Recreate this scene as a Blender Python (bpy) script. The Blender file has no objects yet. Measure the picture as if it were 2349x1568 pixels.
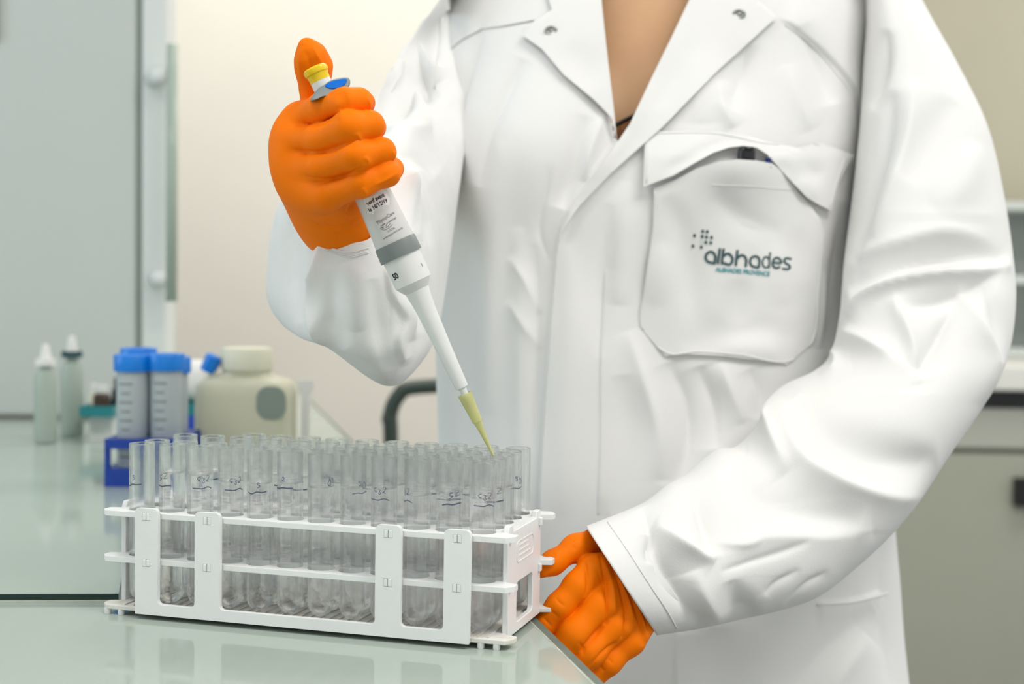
import bpy, bmesh, math, random
import numpy as np
from mathutils import Vector, Matrix
from mathutils.geometry import delaunay_2d_cdt
from mathutils.bvhtree import BVHTree

# ------------------------------------------------------------------ camera
scene = bpy.context.scene
COL = scene.collection
FPX, CX, CY = 3254.0, 1174.5, 784.0
PITCH, ROLL = math.radians(2.62), math.radians(0.81)
TZ = 0.90                                   # worktop height
CAM = np.array([0.0, 0.0, TZ + 0.2033])
_f = np.array([0, math.cos(PITCH), -math.sin(PITCH)])
_r0 = np.array([1.0, 0, 0]); _u0 = np.cross(_r0, _f)
_r = _r0 * math.cos(ROLL) + _u0 * math.sin(ROLL)
_u = -_r0 * math.sin(ROLL) + _u0 * math.cos(ROLL)
cam_data = bpy.data.cameras.new('camera')
cam = bpy.data.objects.new('camera', cam_data); COL.objects.link(cam)
cam.matrix_world = Matrix(((_r[0], _u[0], -_f[0], CAM[0]), (_r[1], _u[1], -_f[1], CAM[1]),
                           (_r[2], _u[2], -_f[2], CAM[2]), (0, 0, 0, 1)))
cam_data.sensor_width = 36.0; cam_data.lens = FPX / 2349 * 36.0
cam_data.clip_start = 0.02; cam_data.clip_end = 50
cam_data.dof.use_dof = True
cam_data.dof.focus_distance = 0.82
cam_data.dof.aperture_fstop = 6.8
scene.camera = cam

# ------------------------------------------------------------------ light and exposure
world = bpy.data.worlds.new('world'); scene.world = world
world.use_nodes = True
world.node_tree.nodes['Background'].inputs[0].default_value = (0.93, 0.97, 1.0, 1)
world.node_tree.nodes['Background'].inputs[1].default_value = 0.70
scene.view_settings.view_transform = 'Standard'
scene.view_settings.look = 'None'
scene.view_settings.gamma = 1.0
scene.view_settings.use_curve_mapping = False
scene.view_settings.exposure = 0.15
cy = scene.cycles
cy.max_bounces = 22; cy.transmission_bounces = 22; cy.glossy_bounces = 4; cy.diffuse_bounces = 3
cy.transparent_max_bounces = 28; cy.blur_glossy = 0.6
cy.use_denoising = True
cy.use_adaptive_sampling = True; cy.adaptive_threshold = 0.04

CEIL = 2.65
def ceiling_lamp(x, y, sx, sy, power, col):
    d = bpy.data.lights.new('ceiling_panel_light', 'AREA'); d.shape = 'RECTANGLE'
    d.size = sx; d.size_y = sy; d.energy = power; d.color = col
    o = bpy.data.objects.new('ceiling_panel_light', d); COL.objects.link(o)
    o.location = (x, y, CEIL - 0.045)
    return o
LAMPS = [(1.05, 0.10, 1.3, 0.6, 24), (-0.75, 0.10, 1.2, 0.6, 8), (-0.45, 2.40, 1.2, 0.5, 13), (1.3, 2.2, 1.2, 0.6, 16)]
for (x, y, sx, sy, p) in LAMPS:
    ceiling_lamp(x, y, sx, sy, p, (1.0, 0.965, 0.91))
# daylight from the window in the left wall
dw = bpy.data.lights.new('window_daylight', 'AREA'); dw.shape = 'RECTANGLE'
dw.size = 1.2; dw.size_y = 1.1; dw.energy = 4; dw.color = (0.78, 0.88, 1.0)
wo = bpy.data.objects.new('window_daylight', dw); COL.objects.link(wo)
wo.location = (-2.12, 0.75, 1.75); wo.rotation_euler = (0, math.radians(-90), 0)

# ------------------------------------------------------------------ helpers
def W(px, py, d):
    """point seen at pixel (px,py) standing d metres in front of the camera"""
    px = np.asarray(px, float); py = np.asarray(py, float); d = np.asarray(d, float)
    return CAM + (_f + np.multiply.outer((px - CX) / FPX, _r) - np.multiply.outer((py - CY) / FPX, _u)) * d[..., None] if d.ndim else \
        CAM + (_f + (px - CX) / FPX * _r - (py - CY) / FPX * _u) * d
def PX(P):
    q = np.asarray(P, float) - CAM
    d = q @ _f
    return CX + FPX * (q @ _r) / d, CY - FPX * (q @ _u) / d, d
def RAY(px, py):
    v = _f + (px - CX) / FPX * _r - (py - CY) / FPX * _u
    return v / np.linalg.norm(v)
def on_plane(px, py, z):
    v = RAY(px, py); t = (z - CAM[2]) / v[2]
    return CAM + v * t

def link(name, me, parent=None, mat=None):
    o = bpy.data.objects.new(name, me); COL.objects.link(o)
    if mat is not None:
        me.materials.clear(); me.materials.append(mat)
    if parent is not None: o.parent = parent
    return o
def mesh(name, verts, faces, smooth=False):
    me = bpy.data.meshes.new(name)
    me.from_pydata([tuple(map(float, v)) for v in verts], [], [tuple(map(int, f)) for f in faces])
    me.validate(); me.update()
    if smooth:
        me.polygons.foreach_set('use_smooth', [True] * len(me.polygons))
    return me
def fix_normals(me):
    bm = bmesh.new(); bm.from_mesh(me); bmesh.ops.recalc_face_normals(bm, faces=bm.faces[:]); bm.to_mesh(me); bm.free()
    return me
def empty(name, loc=(0, 0, 0), rz=0.0):
    o = bpy.data.objects.new(name, None); COL.objects.link(o)
    o.location = loc; o.rotation_euler = (0, 0, rz); o.empty_display_size = 0.02
    return o
def tag(o, label, cat, group=None, kind=None):
    o['label'] = label; o['category'] = cat
    if group: o['group'] = group
    if kind: o['kind'] = kind
    return o
def structure(o, label=None):
    o['kind'] = 'structure'
    if label: o['label'] = label
    return o
def bevel(o, w=0.0006, seg=2, ang=40):
    m = o.modifiers.new('bevel', 'BEVEL'); m.width = w; m.segments = seg
    m.limit_method = 'ANGLE'; m.angle_limit = math.radians(ang)
    return o
def box_me(x0, x1, y0, y1, z0, z1, name='box'):
    v = [(x, y, z) for z in (z0, z1) for y in (y0, y1) for x in (x0, x1)]
    f = [(0, 2, 3, 1), (4, 5, 7, 6), (0, 1, 5, 4), (2, 6, 7, 3), (0, 4, 6, 2), (1, 3, 7, 5)]
    return mesh(name, v, f)
def box(name, b, mat, parent=None, bev=0.0):
    o = link(name, box_me(*b), parent, mat)
    if bev: bevel(o, bev)
    return o
def multibox_me(bs):
    V, F = [], []
    for b in bs:
        x0, x1, y0, y1, z0, z1 = b; k = len(V)
        V += [(x, y, z) for z in (z0, z1) for y in (y0, y1) for x in (x0, x1)]
        F += [tuple(i + k for i in f) for f in [(0, 2, 3, 1), (4, 5, 7, 6), (0, 1, 5, 4), (2, 6, 7, 3), (0, 4, 6, 2), (1, 3, 7, 5)]]
    return mesh('boxes', V, F)
def join_me(parts):
    V, F = [], []
    for v, f in parts:
        k = len(V); V += list(v); F += [tuple(i + k for i in q) for q in f]
    return V, F
def lathe(profile, n=40, closed_profile=False):
    """profile of (r,z); r=0 ends are closed by a fan"""
    V, F, idx = [], [], []
    for r, z in profile:
        if r < 1e-9:
            idx.append([len(V)] * n); V.append((0, 0, z))
        else:
            b = len(V); idx.append([b + i for i in range(n)])
            V += [(r * math.cos(2 * math.pi * i / n), r * math.sin(2 * math.pi * i / n), z) for i in range(n)]
    m = len(profile)
    for k in range(m if closed_profile else m - 1):
        a, b = idx[k], idx[(k + 1) % m]
        for i in range(n):
            j = (i + 1) % n
            q = [a[i], a[j], b[j], b[i]]; q2 = []
            for t in q:
                if t not in q2: q2.append(t)
            if len(q2) > 2: F.append(tuple(q2))
    return V, F
def lathe_me(profile, n=40, closed_profile=False, smooth=True):
    V, F = lathe(profile, n, closed_profile)
    return fix_normals(mesh('lathe', V, F, smooth))
def autosmooth(o, ang=35):
    o.data.polygons.foreach_set('use_smooth', [True] * len(o.data.polygons))
    bm = bmesh.new(); bm.from_mesh(o.data)
    for e in bm.edges:
        e.smooth = not (len(e.link_faces) == 2 and e.calc_face_angle(0) > math.radians(ang))
    bm.to_mesh(o.data); bm.free()
    return o
def catmull(P, n):
    """n samples along a Catmull-Rom spline through P (k,dim)"""
    P = np.asarray(P, float); k = len(P)
    E = np.concatenate([(2 * P[0] - P[1])[None], P, (2 * P[-1] - P[-2])[None]])
    t = np.linspace(0, k - 1, n); i = np.minimum(t.astype(int), k - 2); u = (t - i)[(...,) + (None,) * (P.ndim - 1)]
    a, b, c, d = E[i], E[i + 1], E[i + 2], E[i + 3]
    return 0.5 * (2 * b + (c - a) * u + (2 * a - 5 * b + 4 * c - d) * u ** 2 + (3 * b - a - 3 * c + d) * u ** 3)
def catmull_closed(P, n):
    P = np.asarray(P, float); k = len(P)
    t = np.arange(n) * k / n; i = t.astype(int) % k; u = (t - np.floor(t))[:, None]
    a, b, c, d = P[(i - 1) % k], P[i], P[(i + 1) % k], P[(i + 2) % k]
    return 0.5 * (2 * b + (c - a) * u + (2 * a - 5 * b + 4 * c - d) * u ** 2 + (3 * b - a - 3 * c + d) * u ** 3)
def tube(path, r, n=10, cap=True):
    """tube through 3-D points; r a number or one per point"""
    P = np.asarray(path, float); m = len(P)
    R = np.full(m, r) if np.isscalar(r) else np.asarray(r, float)
    T = np.gradient(P, axis=0); T /= np.linalg.norm(T, axis=1)[:, None] + 1e-12
    up = np.array([0, 0, 1.0]) if abs(T[0][2]) < 0.9 else np.array([1.0, 0, 0])
    V, F = [], []
    nrm = np.cross(T[0], up); nrm /= np.linalg.norm(nrm)
    for i in range(m):
        nrm = nrm - T[i] * (nrm @ T[i]); nrm /= np.linalg.norm(nrm); bi = np.cross(T[i], nrm)
        for j in range(n):
            a = 2 * math.pi * j / n
            V.append(P[i] + R[i] * (math.cos(a) * nrm + math.sin(a) * bi))
    for i in range(m - 1):
        for j in range(n):
            k = (j + 1) % n
            F.append((i * n + j, i * n + k, (i + 1) * n + k, (i + 1) * n + j))
    if cap:
        F.append(tuple(range(n - 1, -1, -1))); F.append(tuple((m - 1) * n + j for j in range(n)))
    return V, F
def tube_me(path, r, n=10):
    V, F = tube(path, r, n); return fix_normals(mesh('tube', V, F, True))
def cdt(outer, holes=(), interior=()):
    pts = [Vector(p) for p in outer]; faces = [list(range(len(outer)))]
    for h in holes:
        k = len(pts); pts += [Vector(p) for p in h]; faces.append(list(range(k, k + len(h))))
    pts += [Vector(p) for p in interior]
    r = delaunay_2d_cdt(pts, [], faces, 2 if holes else 1, 1e-9)
    return [tuple(v) for v in r[0]], [tuple(f) for f in r[2]]
def plate_me(outer, holes, t):
    """flat plate in local xy, thickness 0..t along z"""
    V2, T = cdt(outer, holes)
    n = len(V2)
    V = [(x, y, 0) for x, y in V2] + [(x, y, t) for x, y in V2]
    F = [tuple(reversed(f)) for f in T] + [tuple(i + n for i in f) for f in T]
    cnt = {}
    for f in T:
        for a, b in ((f[0], f[1]), (f[1], f[2]), (f[2], f[0])):
            cnt[(a, b)] = 1
    for (a, b) in list(cnt):
        if (b, a) not in cnt: F.append((a, b, b + n, a + n))
    me = fix_normals(mesh('plate', V, F))
    bm = bmesh.new(); bm.from_mesh(me)
    bmesh.ops.dissolve_limit(bm, angle_limit=0.01, verts=bm.verts[:], edges=bm.edges[:])
    bm.to_mesh(me); bm.free()
    return me
def rrect(x0, x1, y0, y1, r, n=5):
    out = []
    for (cx, cy_, a0) in ((x1 - r, y0 + r, -90), (x1 - r, y1 - r, 0), (x0 + r, y1 - r, 90), (x0 + r, y0 + r, 180)):
        for i in range(n + 1):
            a = math.radians(a0 + 90 * i / n); out.append((cx + r * math.cos(a), cy_ + r * math.sin(a)))
    return out
def circle(cx, cy_, r, n=24):
    return [(cx + r * math.cos(2 * math.pi * i / n), cy_ + r * math.sin(2 * math.pi * i / n)) for i in range(n)]
def ribbon(pts, w):
    """flat stroke polygons in 2-D: returns verts, faces"""
    P = np.asarray(pts, float); m = len(P)
    T = np.gradient(P, axis=0); T /= np.linalg.norm(T, axis=1)[:, None] + 1e-9
    N = np.stack([-T[:, 1], T[:, 0]], 1)
    ww = np.full(m, w) if np.isscalar(w) else np.asarray(w)
    V = [tuple(P[i] + N[i] * ww[i] / 2) for i in range(m)] + [tuple(P[i] - N[i] * ww[i] / 2) for i in range(m)]
    F = [(i, i + 1, m + i + 1, m + i) for i in range(m - 1)]
    return V, F
_txt = {}
def text2d(s, bold=False):
    """triangulated lettering from the built-in font, in em units: verts, faces, width"""
    c = bpy.data.curves.new('lettering', 'FONT'); c.body = s; c.size = 1.0; c.resolution_u = 3
    if bold: c.offset = 0.026
    o = bpy.data.objects.new('lettering', c); COL.objects.link(o)
    bpy.context.view_layer.update()
    dg = bpy.context.evaluated_depsgraph_get()
    me = bpy.data.meshes.new_from_object(o.evaluated_get(dg))
    V = [(v.co.x, v.co.y) for v in me.vertices]; F = [tuple(p.vertices) for p in me.polygons]
    bpy.data.objects.remove(o); bpy.data.curves.remove(c); bpy.data.meshes.remove(me)
    w = max(v[0] for v in V) if V else 1
    return V, F, w

# ------------------------------------------------------------------ materials
def mat(name, col, rough=0.5, **kw):
    m = bpy.data.materials.new(name); m.use_nodes = True
    b = m.node_tree.nodes['Principled BSDF']
    b.inputs['Base Color'].default_value = (*col, 1); b.inputs['Roughness'].default_value = rough
    for k, v in kw.items():
        b.inputs[k.replace('_', ' ')].default_value = v
    return m
def add_noise(m, scale, amount, col2=None, bump=0.0, bump_scale=None, detail=4, coords='Object', stretch=None):
    """procedural colour variation and fine relief"""
    nt = m.node_tree; b = nt.nodes['Principled BSDF']
    tc = nt.nodes.new('ShaderNodeTexCoord'); mp = nt.nodes.new('ShaderNodeMapping')
    if stretch: mp.inputs['Scale'].default_value = stretch
    nt.links.new(tc.outputs[coords], mp.inputs[0])
    if amount:
        n = nt.nodes.new('ShaderNodeTexNoise'); n.inputs['Scale'].default_value = scale; n.inputs['Detail'].default_value = detail
        nt.links.new(mp.outputs[0], n.inputs['Vector'])
        mx = nt.nodes.new('ShaderNodeMix'); mx.data_type = 'RGBA'
        c = b.inputs['Base Color'].default_value[:]
        mx.inputs[6].default_value = c
        mx.inputs[7].default_value = (*(col2 or tuple(x * (1 - amount) for x in c[:3])), 1)
        rp = nt.nodes.new('ShaderNodeMapRange'); rp.inputs[1].default_value = 0.4; rp.inputs[2].default_value = 0.7
        rp.inputs[4].default_value = 1.0 if col2 is None else amount
        nt.links.new(n.outputs[0], rp.inputs[0]); nt.links.new(rp.outputs[0], mx.inputs[0])
        nt.links.new(mx.outputs[2], b.inputs['Base Color'])
    if bump:
        n2 = nt.nodes.new('ShaderNodeTexNoise'); n2.inputs['Scale'].default_value = bump_scale or scale; n2.inputs['Detail'].default_value = 3
        nt.links.new(mp.outputs[0], n2.inputs['Vector'])
        bp = nt.nodes.new('ShaderNodeBump'); bp.inputs['Strength'].default_value = bump; bp.inputs['Distance'].default_value = 0.001
        nt.links.new(n2.outputs[0], bp.inputs['Height']); nt.links.new(bp.outputs[0], b.inputs['Normal'])
    return m
def glass(name, col=(1, 1, 1), ior=1.49, rough=0.0, clear=0.0):
    m = bpy.data.materials.new(name); m.use_nodes = True; nt = m.node_tree
    for n in list(nt.nodes): nt.nodes.remove(n)
    out = nt.nodes.new('ShaderNodeOutputMaterial'); g = nt.nodes.new('ShaderNodeBsdfGlass')
    g.inputs['Color'].default_value = (*col, 1); g.inputs['IOR'].default_value = ior; g.inputs['Roughness'].default_value = rough
    if clear:
        t = nt.nodes.new('ShaderNodeBsdfTransparent'); t.inputs[0].default_value = (*col, 1)
        mx = nt.nodes.new('ShaderNodeMixShader'); mx.inputs[0].default_value = clear
        nt.links.new(g.outputs[0], mx.inputs[1]); nt.links.new(t.outputs[0], mx.inputs[2]); nt.links.new(mx.outputs[0], out.inputs[0])
    else:
        nt.links.new(g.outputs[0], out.inputs[0])
    return m
M = {}
M['wall_beige'] = add_noise(mat('warm_cream_paint', (0.87, 0.83, 0.76), 0.85), 3, 0.03)
M['wall_olive'] = add_noise(mat('olive_grey_paint', (0.60, 0.57, 0.44), 0.85), 3, 0.04)
M['ceiling'] = add_noise(mat('ceiling_white', (0.88, 0.88, 0.86), 0.9), 5, 0.03)
M['floor'] = add_noise(mat('grey_vinyl', (0.22, 0.23, 0.22), 0.5), 8, 0.12)
M['panel'] = add_noise(mat('pale_grey_green_panel', (0.60, 0.64, 0.61), 0.25), 1.5, 0.04)
M['frame'] = add_noise(mat('pale_frame', (0.76, 0.79, 0.77), 0.4), 3, 0.03)
M['seal'] = add_noise(mat('grey_green_seal', (0.33, 0.38, 0.35), 0.6), 3, 0.05)
M['worktop'] = add_noise(mat('back_painted_glass', (0.40, 0.465, 0.41), 0.06, IOR=1.33), 2.2, 0.05, bump=0.02, bump_scale=9)
M['slab'] = add_noise(mat('pale_glass_sheet', (0.41, 0.485, 0.425), 0.08, IOR=1.36), 2.0, 0.06)
M['glass_edge'] = mat('dark_green_glass_edge', (0.004, 0.030, 0.022), 0.08, IOR=1.5)
M['edge_trim'] = add_noise(mat('grey_green_edge', (0.17, 0.20, 0.17), 0.6, Specular_IOR_Level=0.15), 40, 0.2)
M['edge_line'] = add_noise(mat('pale_bevel', (0.50, 0.53, 0.46), 0.5, Specular_IOR_Level=0.2), 60, 0.2)
M['bench'] = add_noise(mat('bench_white', (0.70, 0.71, 0.69), 0.6), 4, 0.04)
M['rack'] = add_noise(mat('white_polypropylene', (0.85, 0.86, 0.855), 0.38, Subsurface_Weight=0.0), 60, 0.03, bump=0.05, bump_scale=900)
M['rack_base'] = add_noise(mat('stained_white_plastic', (0.78, 0.77, 0.73), 0.45), 90, 0.45, col2=(0.50, 0.41, 0.29))
M['tube'] = glass('clear_tube_plastic', (0.998, 1.0, 1.0), 1.33, 0.0, clear=0.50)
M['liquid'] = glass('clear_liquid', (1.0, 1.0, 1.0), 1.33, 0.0, clear=0.3)
M['ink'] = mat('marker_ink', (0.07, 0.08, 0.14), 0.5)
M['coat'] = add_noise(mat('white_cotton_twill', (0.81, 0.81, 0.80), 0.85, Sheen_Weight=0.08), 9, 0.025, bump=0.10, bump_scale=700)
M['seam'] = mat('white_thread', (0.80, 0.80, 0.79), 0.9)
M['hem_dirt'] = add_noise(mat('soiled_white_cotton', (0.83, 0.83, 0.82), 0.85), 30, 0.16, col2=(0.55, 0.55, 0.52), bump=0.10, bump_scale=700)
M['skin'] = add_noise(mat('skin', (0.75, 0.45, 0.245), 0.5, Subsurface_Weight=0.12, Subsurface_Radius=(0.01, 0.004, 0.002), Subsurface_Scale=1.0), 40, 0.06, bump=0.06, bump_scale=500)
M['glove'] = add_noise(mat('orange_nitrile', (0.95, 0.195, 0.0), 0.55, Specular_IOR_Level=0.10), 30, 0.04, bump=0.04, bump_scale=1500)
M['lace'] = add_noise(mat('brown_lace', (0.42, 0.18, 0.06), 0.7), 300, 0.6, col2=(0.08, 0.03, 0.01))
M['black'] = mat('black_plastic', (0.008, 0.009, 0.010), 0.3)
M['blue_pen'] = mat('navy_plastic', (0.005, 0.02, 0.16), 0.3)
M['snap'] = mat('snap_metal', (0.38, 0.39, 0.37), 0.3, Metallic=0.9)
M['snap_dark'] = mat('snap_recess', (0.06, 0.065, 0.06), 0.5)
M['logo'] = mat('dark_teal_print', (0.030, 0.085, 0.095), 0.7)
M['logo2'] = mat('turquoise_print', (0.010, 0.30, 0.34), 0.7)
M['logo3'] = mat('pale_teal_print', (0.42, 0.58, 0.55), 0.7)
M['pip_white'] = add_noise(mat('pipette_white', (0.76, 0.77, 0.75), 0.3), 30, 0.02)
M['pip_body'] = add_noise(mat('pipette_pale_grey', (0.68, 0.68, 0.665), 0.22), 30, 0.02)
M['pip_grey'] = add_noise(mat('pipette_mid_grey', (0.22, 0.25, 0.245), 0.4, Specular_IOR_Level=0.3), 30, 0.04)
M['pip_yellow'] = mat('button_yellow', (0.86, 0.58, 0.005), 0.22)
M['pip_blue'] = mat('hook_blue', (0.0, 0.14, 0.60), 0.5, Specular_IOR_Level=0.15)
M['sticker'] = mat('sticker_white', (0.84, 0.84, 0.84), 0.4)
M['print_black'] = mat('print_black', (0.02, 0.018, 0.02), 0.6)
M['print_grey'] = mat('print_grey_brown', (0.17, 0.15, 0.13), 0.6)
def translucent(name, col, rough=0.35, trans=0.7, ior=1.3):
    return mat(name, col, rough, Transmission_Weight=trans, IOR=ior)
M['tip'] = translucent('pale_yellow_tip', (0.88, 0.88, 0.50), 0.25, 0.65, 1.25)
M['falcon'] = translucent('frosted_tube', (0.72, 0.78, 0.80), 0.35, 0.45, 1.2)
M['cap_blue'] = mat('cap_blue', (0.0, 0.20, 0.72), 0.35)
M['rack_blue'] = mat('rack_blue', (0.004, 0.045, 0.34), 0.4)
M['can'] = translucent('milky_polyethylene', (0.80, 0.79, 0.62), 0.4, 0.25, 1.3)
M['can_cap'] = mat('cream_cap', (0.74, 0.73, 0.58), 0.5)
M['can_liquid'] = mat('dark_content', (0.26, 0.31, 0.27), 0.5)
M['teal'] = mat('teal_plastic', (0.01, 0.22, 0.25), 0.4)
M['brown'] = mat('dark_brown', (0.07, 0.045, 0.03), 0.6)
M['paper'] = mat('paper_white', (0.82, 0.82, 0.80), 0.8)
M['blue_box'] = mat('blue_card', (0.02, 0.07, 0.48), 0.5)
M['chair'] = mat('dark_green_steel', (0.035, 0.055, 0.045), 0.4)
M['counter_white'] = add_noise(mat('white_counter', (0.80, 0.80, 0.75), 0.4), 3, 0.03)
M['cabinet'] = add_noise(mat('grey_green_laminate', (0.40, 0.41, 0.335), 0.5), 3, 0.04)
M['cabinet_rail'] = add_noise(mat('pale_grey_laminate', (0.47, 0.48, 0.42), 0.5), 3, 0.04)
M['lamp_frame'] = mat('lamp_frame_white', (0.8, 0.8, 0.8), 0.5)
def emit(name, col, s):
    m = bpy.data.materials.new(name); m.use_nodes = True
    b = m.node_tree.nodes['Principled BSDF']
    b.inputs['Base Color'].default_value = (*col, 1); b.inputs['Emission Color'].default_value = (*col, 1); b.inputs['Emission Strength'].default_value = s
    return m
M['diffuser'] = emit('lit_diffuser', (1, 0.97, 0.92), 1.5)
M['sky_pane'] = emit('bright_pane', (0.80, 0.90, 1.0), 1.6)
# ------------------------------------------------------------------ SDF modelling of hands and body
def surface_nets(S, origin, h):
    """mesh of the zero level of a sampled distance field (naive surface nets)"""
    nx, ny, nz = S.shape
    neg = S < 0
    corner = [(i, j, k) for i in (0, 1) for j in (0, 1) for k in (0, 1)]
    def sl(c): return tuple(slice(o, o + n - 1) for o, n in zip(c, S.shape))
    cnt = np.zeros((nx - 1, ny - 1, nz - 1), np.int8)
    for c in corner: cnt += neg[sl(c)]
    act = np.argwhere((cnt > 0) & (cnt < 8))
    idx = -np.ones(cnt.shape, np.int64); idx[tuple(act.T)] = np.arange(len(act))
    acc = np.zeros((len(act), 3)); num = np.zeros(len(act))
    for a in range(8):
        for b in range(a + 1, 8):
            ca, cb = np.array(corner[a]), np.array(corner[b])
            if np.abs(ca - cb).sum() != 1: continue
            va = S[tuple((act + ca).T)]; vb = S[tuple((act + cb).T)]
            m = (va < 0) != (vb < 0)
            t = np.where(m, va / (va - vb + 1e-20), 0)
            acc[m] += (ca + (cb - ca) * t[:, None])[m]; num[m] += 1
    V = (act + acc / num[:, None]) * h + origin
    F = []
    for ax in range(3):
        o = [0, 0, 0]; o[ax] = 1
        A = neg[tuple(slice(0, n - d) for n, d in zip(S.shape, o))]
        B = neg[tuple(slice(d, n) for n, d in zip(S.shape, o))]
        e = np.argwhere(A != B)
        u, v = [(1, 2), (2, 0), (0, 1)][ax]
        ok = (e[:, u] > 0) & (e[:, v] > 0) & (e[:, u] < S.shape[u] - 1) & (e[:, v] < S.shape[v] - 1)
        e = e[ok]
        flip = A[tuple(e.T)]
        q = []
        for du, dv in ((1, 1), (0, 1), (0, 0), (1, 0)):
            g = e.copy(); g[:, u] -= du; g[:, v] -= dv
            q.append(idx[tuple(g.T)])
        q = np.stack(q, 1)
        q[~flip] = q[~flip][:, ::-1]
        F.append(q)
    return V, np.vstack(F)
def smin(a, b, k):
    h = np.clip(0.5 + 0.5 * (b - a) / k, 0, 1)
    return b + (a - b) * h - k * h * (1 - h)
class Field:
    """distance field on a grid; every shape only touches the cells near it"""
    def __init__(self, lo, hi, h):
        self.lo = np.asarray(lo, float); self.h = h
        n = np.ceil((np.asarray(hi) - self.lo) / h).astype(int) + 1
        ax = [self.lo[i] + h * np.arange(n[i]) for i in range(3)]
        self.P = np.stack(np.meshgrid(*ax, indexing='ij'), -1).astype(np.float32)
    def new(self): return np.full(self.P.shape[:3], 0.2, np.float32)
    def sub(self, lo, hi):
        i0 = np.maximum(np.floor((lo - self.lo) / self.h).astype(int), 0); i1 = np.ceil((hi - self.lo) / self.h).astype(int) + 1
        return tuple(slice(a, max(a, c)) for a, c in zip(i0, i1))
    @staticmethod
    def cone_at(P, a, b, ra, rb):
        """capsule whose radius runs from ra to rb"""
        a = np.asarray(a, np.float32); b = np.asarray(b, np.float32)
        ba = b - a; L = float(ba @ ba) + 1e-12
        pa = P - a
        t = np.clip((pa @ ba) / L, 0, 1)
        d = pa - t[..., None] * ba
        return np.sqrt((d * d).sum(-1)) - (ra + (rb - ra) * t)
    def chain(self, pts, rad, k, S=None):
        S = self.new() if S is None else S
        for i in range(len(pts) - 1):
            Q = np.array(pts[i:i + 2]); m = max(rad[i], rad[i + 1]) + 2.5 * k + 3 * self.h + .012
            b = self.sub(Q.min(0) - m, Q.max(0) + m)
            S[b] = smin(S[b], self.cone_at(self.P[b], pts[i], pts[i + 1], rad[i], rad[i + 1]), k)
        return S
    def ellipsoid(self, c, r, k=.01, S=None):
        S = self.new() if S is None else S
        r = np.asarray(r, np.float32); c = np.asarray(c)
        b = self.sub(c - r * 1.6 - .06, c + r * 1.6 + .06)
        q = (self.P[b] - c.astype(np.float32)) / r
        l = np.sqrt((q * q).sum(-1))
        S[b] = smin(S[b], (l - 1) * float(r.min()), k)
        return S
    def groove(self, S, pts, w, depth):
        """press a crease of given width and depth along a polyline"""
        Q = np.array(pts); b = self.sub(Q.min(0) - 3 * w, Q.max(0) + 3 * w); P = self.P[b]
        if P.size == 0: return S
        D = np.full(P.shape[:3], 1e9, np.float32)
        for i in range(len(pts) - 1):
            D = np.minimum(D, self.cone_at(P, pts[i], pts[i + 1], 0, 0))
        S[b] += depth * np.exp(-(D / w) ** 2)
        return S
    def mesh(self, S, name, smooth_it=2):
        V, F = surface_nets(S.astype(np.float64), self.lo, self.h)
        if smooth_it:
            E = np.vstack([F[:, [0, 1]], F[:, [1, 2]], F[:, [2, 3]], F[:, [3, 0]]])
            for _ in range(smooth_it):
                A = np.zeros_like(V); c = np.zeros(len(V))
                for a, b in ((0, 1), (1, 0)):
                    for k in range(3): A[:, k] += np.bincount(E[:, a], V[E[:, b], k], len(V))
                    c += np.bincount(E[:, a], minlength=len(V))
                V = 0.5 * V + 0.5 * A / np.maximum(c, 1)[:, None]
        me = bpy.data.meshes.new(name)
        me.from_pydata(V.tolist(), [], F.tolist()); me.update()
        me.polygons.foreach_set('use_smooth', [True] * len(me.polygons))
        return me

# ------------------------------------------------------------------ room
box('floor', (-2.3, 3.2, -1.2, 3.75, -0.05, 0.0), M['floor']); structure(bpy.data.objects['floor'])
box('ceiling', (-2.3, 3.2, -1.2, 3.75, CEIL, CEIL + 0.05), M['ceiling']); structure(bpy.data.objects['ceiling'])
box('wall_back', (-2.3, 0.62, 3.05, 3.13, 0.0, CEIL), M['wall_beige']); structure(bpy.data.objects['wall_back'])
box('wall_right', (0.62, 3.2, 3.55, 3.63, 0.0, CEIL), M['wall_olive']); structure(bpy.data.objects['wall_right'])
box('wall_return', (0.62, 0.70, 3.05, 3.55, 0.0, CEIL), M['wall_olive']); structure(bpy.data.objects['wall_return'])
# unseen blockers added behind the camera to cut low sky fill on the skirt
box('fill_block_wall', (-2.3, 3.2, -1.28, -1.2, 0.0, 1.40), M['ceiling']); structure(bpy.data.objects['fill_block_wall'])
box('fill_block_lintel', (-2.3, 3.2, -1.28, -1.2, 2.45, CEIL), M['ceiling']); structure(bpy.data.objects['fill_block_lintel'])
# left wall with its window
wl = plate_me([(-1.2, 0.0), (3.13, 0.0), (3.13, CEIL), (-1.2, CEIL)], [[(0.1, 1.15), (0.1, 2.35), (1.4, 2.35), (1.4, 1.15)]], 0.08)
o = link('wall_left', wl, None, M['panel']); o.matrix_world = Matrix(((0, 0, -1, -2.2), (1, 0, 0, 0), (0, 1, 0, 0), (0, 0, 0, 1))); structure(o)
w1 = empty('window_1', (-2.24, 0.75, 1.15)); structure(w1, 'window in the left wall')
box('frame', (-0.03, 0.03, -0.65, -0.60, 0.0, 1.2), M['frame'], w1); box('frame', (-0.03, 0.03, 0.60, 0.65, 0.0, 1.2), M['frame'], w1)
box('frame', (-0.03, 0.03, -0.60, 0.60, 0.0, 0.05), M['frame'], w1); box('frame', (-0.03, 0.03, -0.60, 0.60, 1.15, 1.2), M['frame'], w1)
box('pane', (-0.006, 0.0, -0.60, 0.60, 0.05, 1.15), M['sky_pane'], w1)
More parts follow.
